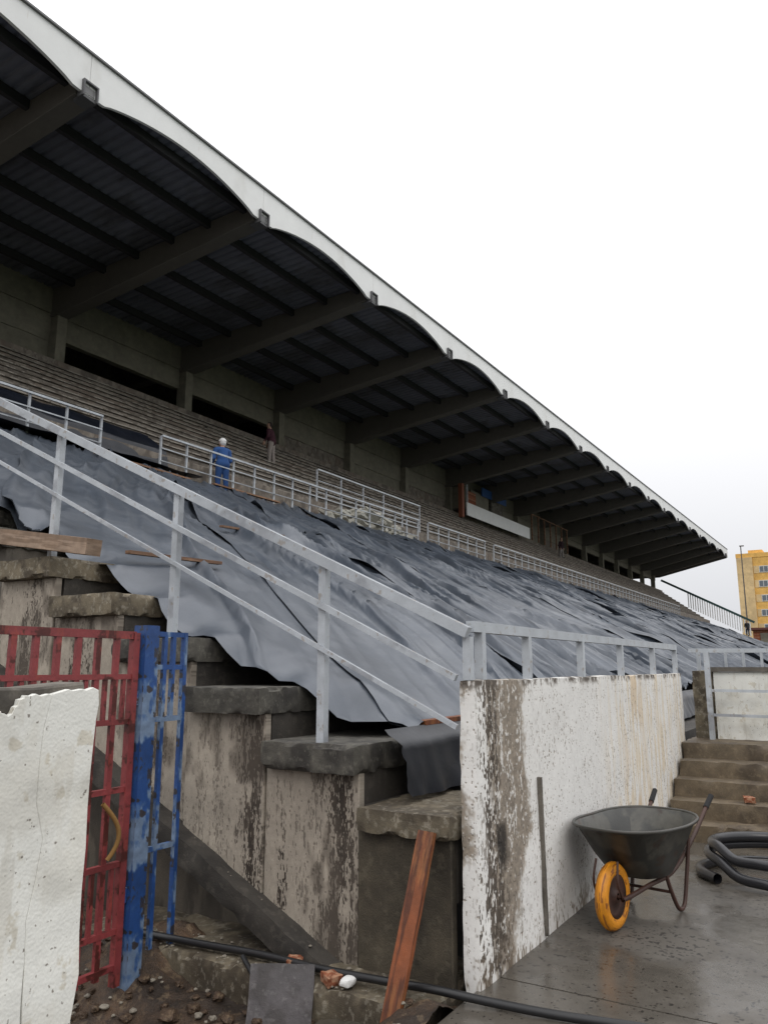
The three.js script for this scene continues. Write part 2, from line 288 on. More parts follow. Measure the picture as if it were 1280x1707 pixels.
// ---------------------------------------------------------------- grandstand
const stand = thing('grandstand', 'long concrete grandstand with scalloped white roof edge and bare terraces', 'grandstand');
const Z0 = -3.95, Z1 = -109;
// nosing of each terrace row: x of its front corner, height of its tread
const rows = [[-1.93, 0.83], [-2.52, 1.16], [-3.21, 1.475], [-3.89, 1.80], [-4.63, 2.14], [-5.36, 2.46]];
for (let i = 1; i <= 14; i++) rows.push([-5.36 - 0.717 * i, 2.46 + 0.298 * i]);
const LAST = rows.length - 1; // about x -15.4, y 6.63
const stringTop = x => 0.64 - 0.49 * (x + 3.99);
rows.forEach(([x, y], i) => {
  const xn = i < LAST ? rows[i + 1][0] : -16.5;
  part(stand, 'terrace_row', rough(xn - 0.25, x - 0.022, y - 0.46, y - 0.006, Z1, Z0 - 0.055, { seg: 0.2, maxSeg: 40, amp: 0.004 }), i < 6 ? M.darkConcrete : M.concrete);
  // coping slab at the gable end of the row
  const pale = i == 0 || i == 4 || i == 5;
  part(stand, 'coping_slab', rough(xn + 0.012, x, y - (i == 0 ? 0.13 : 0.165), y, -4.75 - 0.1 * (i % 2), -3.865 + 0.012 * (i % 3), { seg: 0.03, r: 0.008, amp: 0.005, fr: 11, chip: 0.022, maxSeg: 32 }), pale ? M.capPale : M.cap);
});
const panelMat = { 1: plaster(0.13, 0.85, 0.6), 2: plaster(0.47, 0.9, 0.5), 3: plaster(0.71, 0.5, -0.3), 4: plaster(0.29, 0.4, -0.6), 5: plaster(0.83, 0.6, -0.6) };
rows.forEach(([x, y], i) => { // rendered gable wall under each coping
  const xn = i < LAST ? rows[i + 1][0] : -16.5, top = y - (i == 0 ? 0.128 : 0.163);
  const bot = q => i == 0 ? -0.3 : Math.max(-0.35, i < 6 ? stringTop(q) - 0.04 : -0.35);
  const z = -3.95 + [0.02, 0.0, 0.012, -0.01, 0.006][i % 5];
  const xa = xn - 0.016, xb = x - 0.024;
  const L = 10, pts = []; for (let k = 0; k <= L; k++) { const q = lerp(xa, xb, k / L); pts.push([q, bot(q)]); } pts.push([xb, top], [xa, top]);
  const g = extZ(pts, z - 0.06, 0.06, 0.006);
  const mat = panelMat[i] || (i == 0 ? M.olive : M.concrete);
  if (panelMat[i]) { const p = g.attributes.position, uv = g.attributes.uv; for (let k = 0; k < p.count; k++) uv.setXY(k, (p.getX(k) - xa) / (xb - xa), (p.getY(k) - (top - 1.25)) / 1.25); }
  part(stand, 'gable_panel', g, mat);
});
// sloping string course with a recessed wall under it
part(stand, 'string_course', (() => { const g = rough(-0.05, 4.3, -0.15, 0, -0.42, 0, { seg: 0.06, amp: 0.012, fr: 7, chip: 0.02 }); g.rotateZ(-Math.atan(0.49)); g.translate(-6.36, stringTop(-6.36), -3.815); return g; })(), M.darkConcrete);
part(stand, 'recess_wall', extZ([[-6.6, -0.4], [-2.3, -0.4], [-2.6, 0.15], [-6.6, 2.1]], -4.4, 0.24), M.recess);
part(stand, 'sill', rough(-4.45, -1.94, -0.5, -0.012, -4.4, -3.6, { seg: 0.035, amp: 0.014, fr: 11, chip: 0.04, r: 0.02, maxSeg: 75 }), M.capPale);
part(stand, 'gable_fill', bx(-16.4, -6.6, -0.6, 2.0, -5, -4.32), M.concrete);
// walkway and upper terraces
const XR = -15.4, YR = 6.63;
part(stand, 'walkway', bx(-16.75, XR + 0.08, YR - 0.5, YR + 0.004, Z1, -4.05), M.tier);
part(stand, 'parapet', rough(-16.62, -16.4, YR - 0.2, 7.52, Z1, -4.1, { seg: 0.3, maxSeg: 60, amp: 0.01 }), M.tier);
const UP = 12;
for (let i = 0; i < UP; i++) {
  const x = -16.6 - 0.475 * i, y = 7.55 + 0.342 * i;
  part(stand, 'upper_terrace_row', rough(x - 0.9, x, y - 0.6, y, Z1, -4.1 - 0.02 * i, { seg: 0.3, maxSeg: 120, amp: 0.02, fr: 2.2, r: 0.02 }), M.tier);
  part(stand, 'bench_edge', rough(x - 0.16, x + 0.045, y + 0.004, y + 0.05, Z1, -4.15 - 0.02 * i, { seg: 0.35, maxSeg: 110, amp: 0.022, fr: 1.7, r: 0.012 }), M.bench);
}
const YB = 11.67;
part(stand, 'upper_landing', bx(-26, -22.05, YB - 0.6, YB, Z1, -4.1), M.tier);
part(stand, 'rear_wall', bx(-26.2, -25.9, 6, 15.2, Z1, -4.1), M.darkConcrete);
part(stand, 'gable_upper', bx(-26, -16.7, -0.7, 7.5, -4.6, -4.3), M.concrete);
part(stand, 'gable_top', bx(-26, -23, 7.5, 14.4, -4.6, -4.3), M.concrete);

// roof bays
const zk = k => -9.72 - 6.03 * k, XF = -13.6, XB = -22.6;
const drift = z => 0.0135 * (-z - 9.8);
const cuspY = z => 14.15 + drift(z), deckY = (x, z) => lerp(14.42 + drift(z) * 0.5, 14.72 + drift(z), (x - XB) / (XF - XB));
const KEND = 16;
const purlinX = [-14.05, -15.45, -16.95, -18.5, -20.05, -21.6];
for (let k = -1; k <= KEND; k++) {
  const za = zk(k), zb = k == KEND ? -108.6 : zk(k + 1), zm = (za + zb) / 2;
  // scalloped fascia panel
  const pts = []; const gap = 0.006, n = 30, w = Math.abs(zb - za);
  pts.push([za - gap, 15.2 + drift(za)], [za - gap, cuspY(za)]);
  for (let j = 0; j <= n; j++) { const t = j / n, z = lerp(za - 0.42, zb + 0.42, t); const s = Math.sin(Math.PI * t); pts.push([z, cuspY(z) + 0.02 + 0.46 * Math.pow(s, 0.8)]); }
  pts.push([zb + gap, cuspY(zb)], [zb + gap, 15.2 + drift(zb)]);
  const fp = part(stand, 'fascia_panel', extX(pts, XF - 0.04, 0.08, 0.004), M.fascia);
  part(fp, 'flashing', bar(V(XF, 15.225 + drift(za), za), V(XF, 15.225 + drift(zb), zb), 0.2, 0.05), M.flash);
  // beam on its column
  if (k >= 0) {
    const c = deckY(XB, za), f0 = cuspY(za);
    part(stand, 'roof_beam', extZ([[-25.9, 13.42], [-22.3, 13.42], [-21.6, 13.48], [-13.72, f0 - 0.02], [-13.72, deckY(-13.72, za) - 0.02], [-25.9, c - 0.12]], za - 0.24, 0.48, 0.015), M.beam);
    part(stand, 'column', rough(-22.86, -22.36, YB, 13.45, za - 0.2, za + 0.2, { seg: 0.3, amp: 0.004, r: 0.02 }), M.cream);
    const sc = part(stand, 'scupper_box', mergeGeometries([bx(XF - 0.1, XF + 0.12, f0 - 0.1, f0 + 0.26, za - 0.2, za - 0.16), bx(XF - 0.1, XF + 0.12, f0 - 0.1, f0 + 0.26, za + 0.16, za + 0.2), bx(XF - 0.1, XF + 0.12, f0 + 0.26, f0 + 0.3, za - 0.2, za + 0.2), bx(XF - 0.3, XF + 0.06, f0 - 0.1, f0 - 0.03, za - 0.16, za + 0.16)]), M.scupper);
    part(sc, 'spout', bx(XF - 0.02, XF + 0.05, f0 + 0.02, f0 + 0.2, za - 0.14, za + 0.14), M.flash);
  }
  // purlins
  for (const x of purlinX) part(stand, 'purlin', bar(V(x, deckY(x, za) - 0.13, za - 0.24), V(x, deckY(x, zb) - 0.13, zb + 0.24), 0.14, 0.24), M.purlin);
  // ribbed deck sheet, ribs running from back to front
  const ribs = 20, prof = []; for (let j = 0; j < ribs; j++) { const z = za + (zb - za) * j / ribs, d = (zb - za) / ribs; prof.push([z, 0], [z + d * 0.6, 0], [z + d * 0.68, 0.05], [z + d * 0.92, 0.05]); } prof.push([zb, 0]);
  const pos = [], idx = [], uvs = []; prof.forEach(([z, h], j) => { for (const [x, dy] of [[-25.9, 0], [XF - 0.05, 0]]) { pos.push(x, deckY(x, z) + h + dy, z); uvs.push(x, z); } if (j) { const a = (j - 1) * 2; idx.push(a, a + 1, a + 2, a + 1, a + 3, a + 2); } });
  const up = pos.length / 3; prof.forEach(([z, h], j) => { for (const x of [-25.9, XF - 0.05]) { pos.push(x, deckY(x, z) + h + 0.14, z); uvs.push(x, z); } if (j) { const a = up + (j - 1) * 2; idx.push(a, a + 2, a + 1, a + 1, a + 2, a + 3); } });
  const g = new THREE.BufferGeometry(); g.setAttribute('position', new THREE.Float32BufferAttribute(pos, 3)); g.setAttribute('uv', new THREE.Float32BufferAttribute(uvs, 2)); g.setIndex(idx); g.computeVertexNormals();
  const dk = part(stand, 'roof_sheet', g, M.deck);
  // back wall of the bay: upper band, lower band and, in most bays, an infill under it
  const wz0 = zb + 0.2, wz1 = za - 0.2;
  part(stand, 'upper_band', bx(-23.05, -22.68, 13.55, 14.6, zb + 0.02, za - 0.02), M.cream);
  const low = k == 1 || k == 2 ? 12.72 : k >= 10 ? 13.0 : 12.55;
  part(stand, 'lower_band', rough(-23.0, -22.72, low, 13.545, wz0, wz1, { seg: 0.4, amp: 0.03, fr: 1.3 }), M.cream);
  if (k != 1 && k != 2 && k != 0 && k < 10) part(stand, 'infill', rough(-23.1, -22.76, YB - 0.05, low + 0.03, wz0, wz1, { seg: 0.3, amp: 0.06, fr: 2 }), k % 2 ? M.tier : M.cream);
  if (k == 0) { for (let j = 0; j < 7; j++) part(stand, 'louvre_slat', bx(-22.755, -22.66, YB + 0.1 + j * 0.16, YB + 0.2 + j * 0.16, zb + 3.0, za - 0.25), M.wood); part(stand, 'infill', bx(-23.1, -22.76, YB - 0.05, low + 0.03, wz0, wz1), M.cream); }
}
part(stand, 'end_beam', extZ([[-25.9, 13.42], [-22.3, 13.42], [-13.72, cuspY(-108.7) - 0.02], [-13.72, cuspY(-108.7) + 0.6], [-25.9, 14.9]], -108.9, 0.3), M.beam);

// ---------------------------------------------------------------- boundary walls
const wallMat = whiteWall();
{
  const w = thing('boundary_wall', 'stained whitewashed wall behind the wheelbarrow, bare brown patch at its corner', 'wall');
  const g = rough(-1.9, -1.8, -0.1, WH, -9.6, -3.94, { seg: 0.07, r: 0.008, amp: 0.007, fr: 4, maxSeg: 90, chip: 0.01 });
  const p = g.attributes.position, uv = g.attributes.uv; for (let k = 0; k < p.count; k++) uv.setXY(k, (p.getZ(k - k % 3) > -3.955 && p.getZ(k - k % 3 + 1) > -3.955 && p.getZ(k - k % 3 + 2) > -3.955 ? 0.69 + (p.getX(k) + 1.9) * 1.1 : -3.94 - p.getZ(k)) / WL, clamp(p.getY(k) / WH, 0.002, 0.998));
  part(w, 'wall_body', g, wallMat);
  part(w, 'conduit', bar(V(-1.79, 0.02, -4.86), V(-1.79, 0.93, -4.84), 0.03, 0.02), M.concrete);
}
{
  const w = thing('boundary_wall', 'broken white plastered wall end in the left foreground', 'wall');
  const r = rng(5), core = [[1.2, -0.8], [1.2, 1.56]]; // z, y outline
  for (let i = 0; i <= 16; i++) core.push([lerp(1.0, -1.44, i / 16), 1.552 + (r() - 0.5) * 0.02]);
  for (let i = 0; i <= 12; i++) core.push([-1.45 + (r() - 0.5) * 0.025, lerp(1.5, -0.8, i / 12)]);
  part(w, 'masonry_core', extX(core, -1.94, 0.125, 0.006), M.concrete);
  const coat = [[1.2, -0.8], [1.2, 1.5]];
  for (let i = 0; i <= 10; i++) coat.push([lerp(1.0, -1.19, i / 10), 1.495 + (r() - 0.5) * 0.015]);
  for (let i = 0; i < 3; i++) coat.push([-1.192 - 0.009 * i, 1.487 + (r() - 0.5) * 0.012]);
  coat.push([-1.22, 1.488], [-1.226, 1.503], [-1.233, 1.507], [-1.236, 1.521], [-1.249, 1.524], [-1.252, 1.531], [-1.268, 1.529], [-1.281, 1.534], [-1.296, 1.528], [-1.318, 1.533], [-1.325, 1.539], [-1.352, 1.537], [-1.377, 1.543], [-1.391, 1.539], [-1.42, 1.543], [-1.433, 1.539], [-1.455, 1.546], [-1.474, 1.538], [-1.478, 1.50], [-1.472, 1.46]);
  for (let i = 1; i <= 22; i++) { const t = i / 22, y = lerp(1.44, -0.8, t); coat.push([-1.468 + 0.014 * t + 0.008 * N3(1.5, y * 9, 0) + (r() - 0.5) * 0.012, y]); }
  // a crack runs down the coat, so it is laid as two pieces
  const crack = []; for (let i = 0; i <= 26; i++) { const y = lerp(1.536, -0.8, i / 26); crack.push([-1.325 + 0.02 * i / 26 + 0.05 * N3(4, y * 3, 1) + (r() - 0.5) * 0.016, i == 0 ? 1.6 : y, 0.0003 + 0.0035 * sm(0.9, 0.72, y)]); }
  const zc = crack[0][0], left = coat.filter(([z, y]) => z > zc + 0.006), right = coat.filter(([z, y]) => z < zc - 0.006);
  const lp = left.slice(); crack.forEach(([z, y, g]) => lp.push([z + g, Math.min(y, 1.53)]));
  const rp = []; crack.slice().reverse().forEach(([z, y, g]) => rp.push([z - g, Math.min(y, 1.532)])); right.forEach(p => rp.push(p));
  part(w, 'plaster_coat', extX(lp, -1.815, 0.018, 0.0015), M.white); part(w, 'plaster_coat', extX(rp, -1.815, 0.018, 0.0015), M.white);
}
{
  const w = thing('boundary_wall', 'clean white wall beyond the stairs at the right edge', 'wall');
  part(w, 'wall_body', rough(-1.5, 3, 0.6, 1.545, -10.02, -9.86, { seg: 0.15, amp: 0.005 }), M.white);
  part(w, 'coping', bx(-1.52, 3, 1.548, 1.6, -10.05, -9.83), M.concrete);
  part(w, 'pier', rough(-1.74, -1.505, 0.6, 1.56, -10.3, -9.9, { seg: 0.1, amp: 0.008 }), M.capPale);
}
// ---------------------------------------------------------------- stairs
{
  const s = thing('stairs', 'worn brown concrete stairs climbing beside the white wall', 'stairs');
  for (let i = 0; i < 5; i++) {
    const z = -8.12 - 0.285 * i, y = 0.16 * (i + 1);
    part(s, 'step', rough(-1.785 + 0.012 * (i % 2), 3, -0.05, y, i == 4 ? -11.2 : z - 0.34, z, { seg: 0.05, amp: i == 0 ? 0.022 : 0.007, fr: 7, chip: i == 0 ? 0.06 : 0.02, r: 0.01, maxSeg: 90 }), M.stair);
  }
}
// ---------------------------------------------------------------- steel rails
function clonePost(root, geoMat, list) { list.forEach(m => root.add(m)); }
{ // handrail climbing the gable
  const h = thing('gable_handrail', 'grey steel handrail sloping down along the terrace end', 'handrail');
  const z = -3.93, top = x => 1.79 + (x + 1.84) * -0.4725, m2 = x => 1.53 + (x + 1.88) * -0.476, m3 = x => 1.28 + (x + 1.9) * -0.475;
  part(h, 'top_rail', bar(V(-9.6, top(-9.6), z), V(-1.83, top(-1.83), z), 0.05, 0.06), M.galv);
  part(h, 'middle_rail', bar(V(-9.6, m2(-9.6), z + 0.005), V(-1.905, m2(-1.905), z + 0.005), 0.03, 0.035), M.galv);
  part(h, 'middle_rail', bar(V(-9.6, m3(-9.6), z + 0.005), V(-1.905, m3(-1.905), z + 0.005), 0.025, 0.026), M.galv);
  for (const [x, y0] of [[-2.815, 1.155], [-4.11, 1.79], [-5.5, 2.45], [-6.9, 2.75], [-8.3, 3.3]]) part(h, 'post', bx(x - 0.026, x + 0.026, y0, top(x) - 0.03, z - 0.055, z - 0.003), M.galv);
  part(h, 'post', bx(-1.872, -1.826, WH, top(-1.85) - 0.03, z - 0.06, z - 0.012), M.galv);
}
{ // low rail on the white wall
  const h = thing('wall_rail', 'low grey steel rail on top of the stained white wall', 'handrail');
  part(h, 'top_rail', bar(V(-1.85, 1.822, -4.0), V(-1.85, 1.822, -9.58), 0.05, 0.06), M.galv);
  for (const z of [-4.13, -4.86, -6.0, -7.16, -8.42, -9.55]) part(h, 'post', bx(-1.875, -1.825, WH - 0.004, 1.792, z - 0.025, z + 0.025), M.galv);
}
{
  const h = thing('wall_rail', 'grey tubular rail with crossbars before the white wall by the stairs', 'handrail');
  part(h, 'top_rail', bar(V(-1.72, 1.79, -9.72), V(3, 1.74, -9.72), 0.05, 0.045), M.galv);
  for (const y of [1.34, 1.07]) part(h, 'crossbar', bar(V(-1.52, y, -9.72), V(3, y - 0.02, -9.72), 0.028, 0.03), M.galv);
  part(h, 'post', bx(-1.56, -1.505, 0.8, 1.77, -9.75, -9.69), M.galv);
  part(h, 'post', bx(-1.70, -1.66, 1.56, 1.77, -10.1, -10.06), M.galv);
  for (let i = 0; i < 12; i++) { const x = -1.36 + i * 0.19; part(h, 'short_post', bx(x - 0.014, x + 0.014, 1.59, 1.765, -9.96, -9.93), M.galv); }
  part(h, 'rear_rail', bar(V(-1.72, 1.78, -9.95), V(3, 1.76, -9.95), 0.03, 0.03), M.galv);
}
function concourseRail(x, y0, y1, z0, z1, label, mids = 2, step = 0.97) {
  const h = thing('walkway_rail', label, 'handrail', 'rails along the upper walkway');
  part(h, 'top_rail', bar(V(x, y1, z0), V(x, y1, z1), 0.05, 0.05), M.galv);
  for (let m = 1; m <= mids; m++) { const y = lerp(y1, y0, m / (mids + 1)); part(h, 'middle_rail', bar(V(x, y, z0), V(x, y, z1), 0.03, 0.03), M.galv); }
  const n = Math.max(1, Math.round(Math.abs(z1 - z0) / step)), g = bx(-0.025, 0.025, 0, y1 - y0, -0.025, 0.025);
  for (let i = 0; i <= n; i++) { const p = part(h, 'post', g, M.galv); p.position.set(x - 0.042, y0 - 0.004, lerp(z0, z1, i / n)); }
  return h;
}
concourseRail(XR, YR, 7.66, -4.3, -12.18, 'white walkway rail at far left, ending before the dark gap');
concourseRail(XR, YR, 7.67, -14.12, -28.4, 'white walkway rail in front of the person in blue');
concourseRail(XR, YR, 7.70, -29.3, -35.3, 'short white walkway rail beyond the pale rubble heap');
concourseRail(XR, YR, 7.68, -36.4, -84, 'longest white walkway rail receding to the far end');
concourseRail(-16.51, 7.5, 8.77, -22.7, -30.6, 'white rail standing higher behind the walkway, on the parapet', 2, 1.6);

// ---------------------------------------------------------------- tarpaulins
const nosing = (() => { const P = rows.slice(1).map(([x, y]) => [x, y]); P.push([-16.4, YR + 0.02]); return x => { if (x >= P[0][0]) return P[0][1]; for (let i = 0; i < P.length - 1; i++) if (x >= P[i + 1][0]) return lerp(P[i][1], P[i + 1][1], (P[i][0] - x) / (P[i][0] - P[i + 1][0])); return P[P.length - 1][1]; }; })();
const XT = -15.22, XBOT = -2.47, SK = 0.72;
function folds(x, z, j) {
  const q = z - SK * x + 0.5 * N3(x * 0.35, 2, z * 0.2), s = x * 0.8 + z * 0.6; // q across the folds, s along them
  const rid = (v, k) => { const t = Math.max(0, 1 - (v > 0 ? v * k : -v * k * 1.7)); return t * t * (1.6 - 0.6 * t); }; // steep on one side, like cloth pushed into a pleat
  const dens = 0.5 + 1.0 * clamp(N3(x * 0.23, 11, z * 0.15) + 0.35);
  const r1 = rid(N3(q * 0.8, s * 0.11, 1.7 + j), 5), r2 = rid(N3(q * 1.9 + 5, s * 0.13, 7.3), 3), r3 = rid(N3(q * 3.6 + 9, s * 0.17, 2.2), 2.2), cr = rid(N3(x * 1.9, z * 0.12, 9.2), 9);
  const w2 = clamp(0.6 + 1.6 * N3(x * 0.3 + 7, 2, z * 0.22));
  const tight = 0.5 + 0.5 * sm(-5, -9, z + 0.3 * x + 1.5); // pulled flatter near the gable
  return 0.14 * r1 * dens * (0.4 + 0.6 * tight) + 0.13 * r2 * w2 * tight + 0.075 * r3 * (0.45 + 0.55 * w2) * tight + 0.012 * cr + 0.006 * N3(q * 8, s * 0.5, 3.1) + 0.02 * N3(x * 0.5, 4, z * 0.4);
}
const STRIP = 3.1, sheetLabels = [];
{
  const q0 = -4.2 - SK * (XT), qEnd = Z1 - SK * XBOT; // q = z - SK*x
  let j = 0;
  for (let qa = q0; qa > qEnd; qa -= STRIP, j++) {
    const qb = qa - STRIP - 0.3, far = qa + SK * -8.8 < -42, dq = far ? 0.11 : 0.052, dx = far ? 0.24 : 0.1;
    const nq = Math.round((qa - qb) / dq), nx = Math.round((XBOT - XT) / dx), pos = [], uv = [], ok = [];
    for (let b = 0; b <= nx; b++) for (let a = 0; a <= nq; a++) {
      const x = lerp(XT, XBOT, b / nx) + (b == nx ? 0.0 : 0) - (b == 0 ? 0.12 * N3(qa + a * 0.2, 1, 4) : 0);
      let q = lerp(qa, qb, a / nq) + 0.14 * N3(x * 0.7, j * 3.3, 1) * (a < 5 || a > nq - 5 ? 1 : 0.6);
      let z = q + SK * x; const lim = -4.22 + 0.16 * N3(x * 1.3, 7, 2) + 0.05 * N3(x * 5, 7, 2) - 0.20 * sm(-3.4, -2.5, x); const out = z > lim + 0.06;
      if (z > lim) z = lim; if (z < Z1) z = Z1;
      let y = nosing(x) + 0.03 + folds(x, z, j * 0.013);
      const e = a / nq * (qa - qb); // distance from the near edge of the sheet
      const lift = Math.max(0, N3(x * 0.5, j * 5.7, 3) * 1.5 - 0.14) * 0.26; y += lift * Math.max(0, 1 - e / 0.42) ** 1.6 + 0.014 * sm(0.5, 0, e) ;
      if (e > STRIP - 0.05) y -= 0.04 * sm(STRIP - 0.05, STRIP + 0.25, e);
      // cloth sinks between the treads along its loose near edge
      const ph = Math.abs(((x + 2.52) / 0.69) % 1); if (x > -6.5) y -= 0.13 * Math.sin(Math.PI * ph) * sm(lim - 0.5, lim, z);
      pos.push(x, y, z); uv.push(x * 0.9 + j * 0.37, z + j * 0.61); ok.push(!out && z > Z1);
    }
    const idx = []; for (let b = 0; b < nx; b++) for (let a = 0; a < nq; a++) { const i0 = b * (nq + 1) + a, i1 = i0 + 1, i2 = i0 + nq + 1, i3 = i2 + 1; if (ok[i0] + ok[i1] + ok[i2] + ok[i3] < 1) continue; idx.push(i0, i1, i2, i1, i3, i2); }
    if (idx.length < 60) continue;
    const g = new THREE.BufferGeometry(); g.setAttribute('position', new THREE.Float32BufferAttribute(pos, 3)); g.setAttribute('uv', new THREE.Float32BufferAttribute(uv, 2)); g.setIndex(idx); g.computeVertexNormals();
    const ord = ['nearest', 'second nearest', 'third nearest', 'fourth nearest', 'fifth nearest', 'sixth nearest'];
    const c = one('tarpaulin', g, M.tarp, '', 'tarpaulin', 'tarpaulins laid over the terraces');
    sheetLabels.push(c);
  }
  const nth = n => ['first', 'second', 'third', 'fourth', 'fifth', 'sixth', 'seventh', 'eighth', 'ninth', 'tenth', 'eleventh', 'twelfth', 'thirteenth', 'fourteenth', 'fifteenth', 'sixteenth', 'seventeenth', 'eighteenth', 'nineteenth', 'twentieth'][n];
  sheetLabels.forEach((c, i) => { c.userData.label = i < 20 ? `blue grey tarpaulin on the terrace, ${nth(i)} sheet from the sloping handrail` : `blue grey tarpaulin on the terrace, ${nth(sheetLabels.length - 1 - i)} sheet from the far end`; });
}
{ // hem hanging down in front of the lowest covered row
  const n = 260, m = 12, pos = [], uv = [], idx = [];
  for (let a = 0; a <= n; a++) for (let b = 0; b <= m; b++) {
    const z = lerp(-4.12, -16, a / n), t = b / m;
    const w = 0.05 * N3(z * 2.2, t * 0.8, 3) + 0.03 * N3(z * 6, t * 1.5, 8);
    const x = -2.47 + 0.09 * sm(0, 0.25, t) + 0.1 * t * t + w * t, y = 1.205 - 0.33 * t - 0.01 * t * t + 0.03 * (1 - t) + 0.02 * N3(z * 1.7, 3, 3) * t + (t == 0 ? 0 : 0);
    pos.push(x, y, z - 0.1 * t * N3(z, 1, 5) + (a == 0 ? 0.09 * N3(t * 4, 2, 8) : 0)); uv.push(z, y * 2); if (a && b) { const i = a * (m + 1) + b; idx.push(i, i - 1, i - m - 2, i, i - m - 2, i - m - 1); }
  }
  const g = new THREE.BufferGeometry(); g.setAttribute('position', new THREE.Float32BufferAttribute(pos, 3)); g.setAttribute('uv', new THREE.Float32BufferAttribute(uv, 2)); g.setIndex(idx); g.computeVertexNormals();
  const navy = M.tarp.clone(); navy.color = new THREE.Color().setRGB(0.10, 0.115, 0.16);
  one('tarpaulin_hem', g, navy, 'dark navy tarpaulin hem hanging over the lowest terrace row', 'tarpaulin');
  // sheet running up through the gap in the walkway rail
  const P2 = [[-15.0, 6.63 + 0.05], [-15.5, 6.72], [-16.2, 6.78], [-16.42, 7.2], [-16.5, 7.62], [-16.62, 7.7], [-17.1, 8.06], [-17.3, 8.2]];
  const pos2 = [], uv2 = [], id2 = [], nn = 30, mm = 42;
  for (let a = 0; a <= nn; a++) for (let b = 0; b <= mm; b++) { const z = lerp(-9.2, -15.3, a / nn), t = b / mm * (P2.length - 1), k = Math.min(P2.length - 2, Math.floor(t)), f = t - k; pos2.push(lerp(P2[k][0], P2[k + 1][0], f) + 0.05 + 0.04 * N3(z * 1.5, t, 1), lerp(P2[k][1], P2[k + 1][1], f) + 0.04 + 0.06 * N3(z * 1.2, t * 0.7, 6), z + 0.2 * N3(t * 0.6, a > 15 ? 3 : 8, 2)); uv2.push(z, t * 0.5); if (a && b) { const i = a * (mm + 1) + b; id2.push(i, i - 1, i - mm - 2, i, i - mm - 2, i - mm - 1); } }
  const g2 = new THREE.BufferGeometry(); g2.setAttribute('position', new THREE.Float32BufferAttribute(pos2, 3)); g2.setAttribute('uv', new THREE.Float32BufferAttribute(uv2, 2)); g2.setIndex(id2); g2.computeVertexNormals();
  one('tarpaulin_hem', g2, navy, 'dark tarpaulin draped up over the parapet in the rail gap', 'tarpaulin');
}
// battens weighing the sheets down
function batten(a, b, w, h, mat, label) { const g = bar(a, b, w, h); return one('batten', g, mat, label, 'batten', 'timber battens on the tarpaulins'); }
batten(V(-2.5, 1.245, -4.62), V(-2.49, 1.255, -9.3), 0.07, 0.03, M.woodRed, 'red brown batten along the lowest tarpaulin edge');
const onTarp = (x, z, d = 0.12) => V(x, nosing(x) + d, z);
batten(onTarp(-5.36, -4.6), onTarp(-5.5, -5.9), 0.06, 0.03, M.wood, 'thin brown batten behind the second handrail post');
batten(onTarp(-7.93, -8.5), onTarp(-8.4, -10.7), 0.06, 0.03, M.wood, 'thin dark brown batten in the middle of the near tarpaulin');
batten(onTarp(-14.6, -11.4, 0.14), onTarp(-14.4, -14.2, 0.14), 0.1, 0.04, M.wood, 'brown plank under the gap in the walkway rail');
batten(onTarp(-15.1, -15.8, 0.14), onTarp(-15.0, -18.6, 0.14), 0.12, 0.04, M.wood, 'brown plank at the feet of the person in blue');
{ const g = rough(-1.05, 1.05, -0.065, 0.065, -0.07, 0.07, { seg: 0.1, r: 0.008, amp: 0.004 }); g.rotateZ(-0.155); g.translate(-5.87, 2.64, -3.83); one('timber_beam', g, M.woodPale, 'thick pale timber beam lying on the coping at the left edge', 'beam'); }

// ---------------------------------------------------------------- passage: gate, posts, plank, cable
{
  const g = thing('steel_gate', 'red barred steel gate beside the blue post', 'gate');
  const x = -3.7, zh = -3.27, zl = -1.2, ys = [1.785, 1.545, 1.29, 0.915, 0.515, 0.165, -0.02];
  ys.forEach((y, i) => part(g, 'crossbar', bar(V(x, y, zh), V(x, y, zl), 0.03, i == 0 ? 0.045 : 0.03), M.red));
  part(g, 'stile', bx(x - 0.022, x + 0.022, -0.12, 1.8, zh - 0.022, zh + 0.022), M.red);
  for (let i = 1; i < 16; i++) { const z = zh + 0.132 * i; part(g, 'bar', bx(x - 0.012, x + 0.012, -0.06, 1.77, z - 0.017, z + 0.017), M.red); }
  for (let i = 0; i < 15; i++) { const z = zh + 0.066 + 0.132 * i; part(g, 'bar', bx(x - 0.01, x + 0.01, 1.29, 1.545, z - 0.012, z + 0.012), M.red); part(g, 'bar', bx(x - 0.01, x + 0.01, 0.165, 0.515, z - 0.012, z + 0.012), M.red); }
}
{
  const p = thing('gate_post', 'square blue gate post with worn paint', 'post');
  part(p, 'shaft', rough(-3.76, -3.65, -0.45, 1.85, -3.42, -3.31, { seg: 0.06, r: 0.008, amp: 0.002 }), M.blue);
  part(p, 'hinge', bx(-3.73, -3.68, 1.38, 1.46, -3.306, -3.292), M.blue); part(p, 'hinge', bx(-3.73, -3.68, 0.3, 0.38, -3.306, -3.292), M.blue);
}
{
  const g = thing('barred_fence', 'narrow blue barred panel between gate post and terrace', 'fence');
  for (const y of [1.80, 1.60, 1.29, 0.55]) part(g, 'crossbar', bar(V(-3.7, y, -3.425), V(-3.7, y, -3.67), 0.025, 0.03), M.blue);
  for (const z of [-3.51, -3.58]) part(g, 'bar', bx(-3.712, -3.688, z == -3.58 ? 1.29 : 0.0, 1.79, z - 0.014, z + 0.014), M.blue);
  part(g, 'stile', bx(-3.715, -3.685, -0.02, 1.815, -3.69, -3.66), M.blue);
}
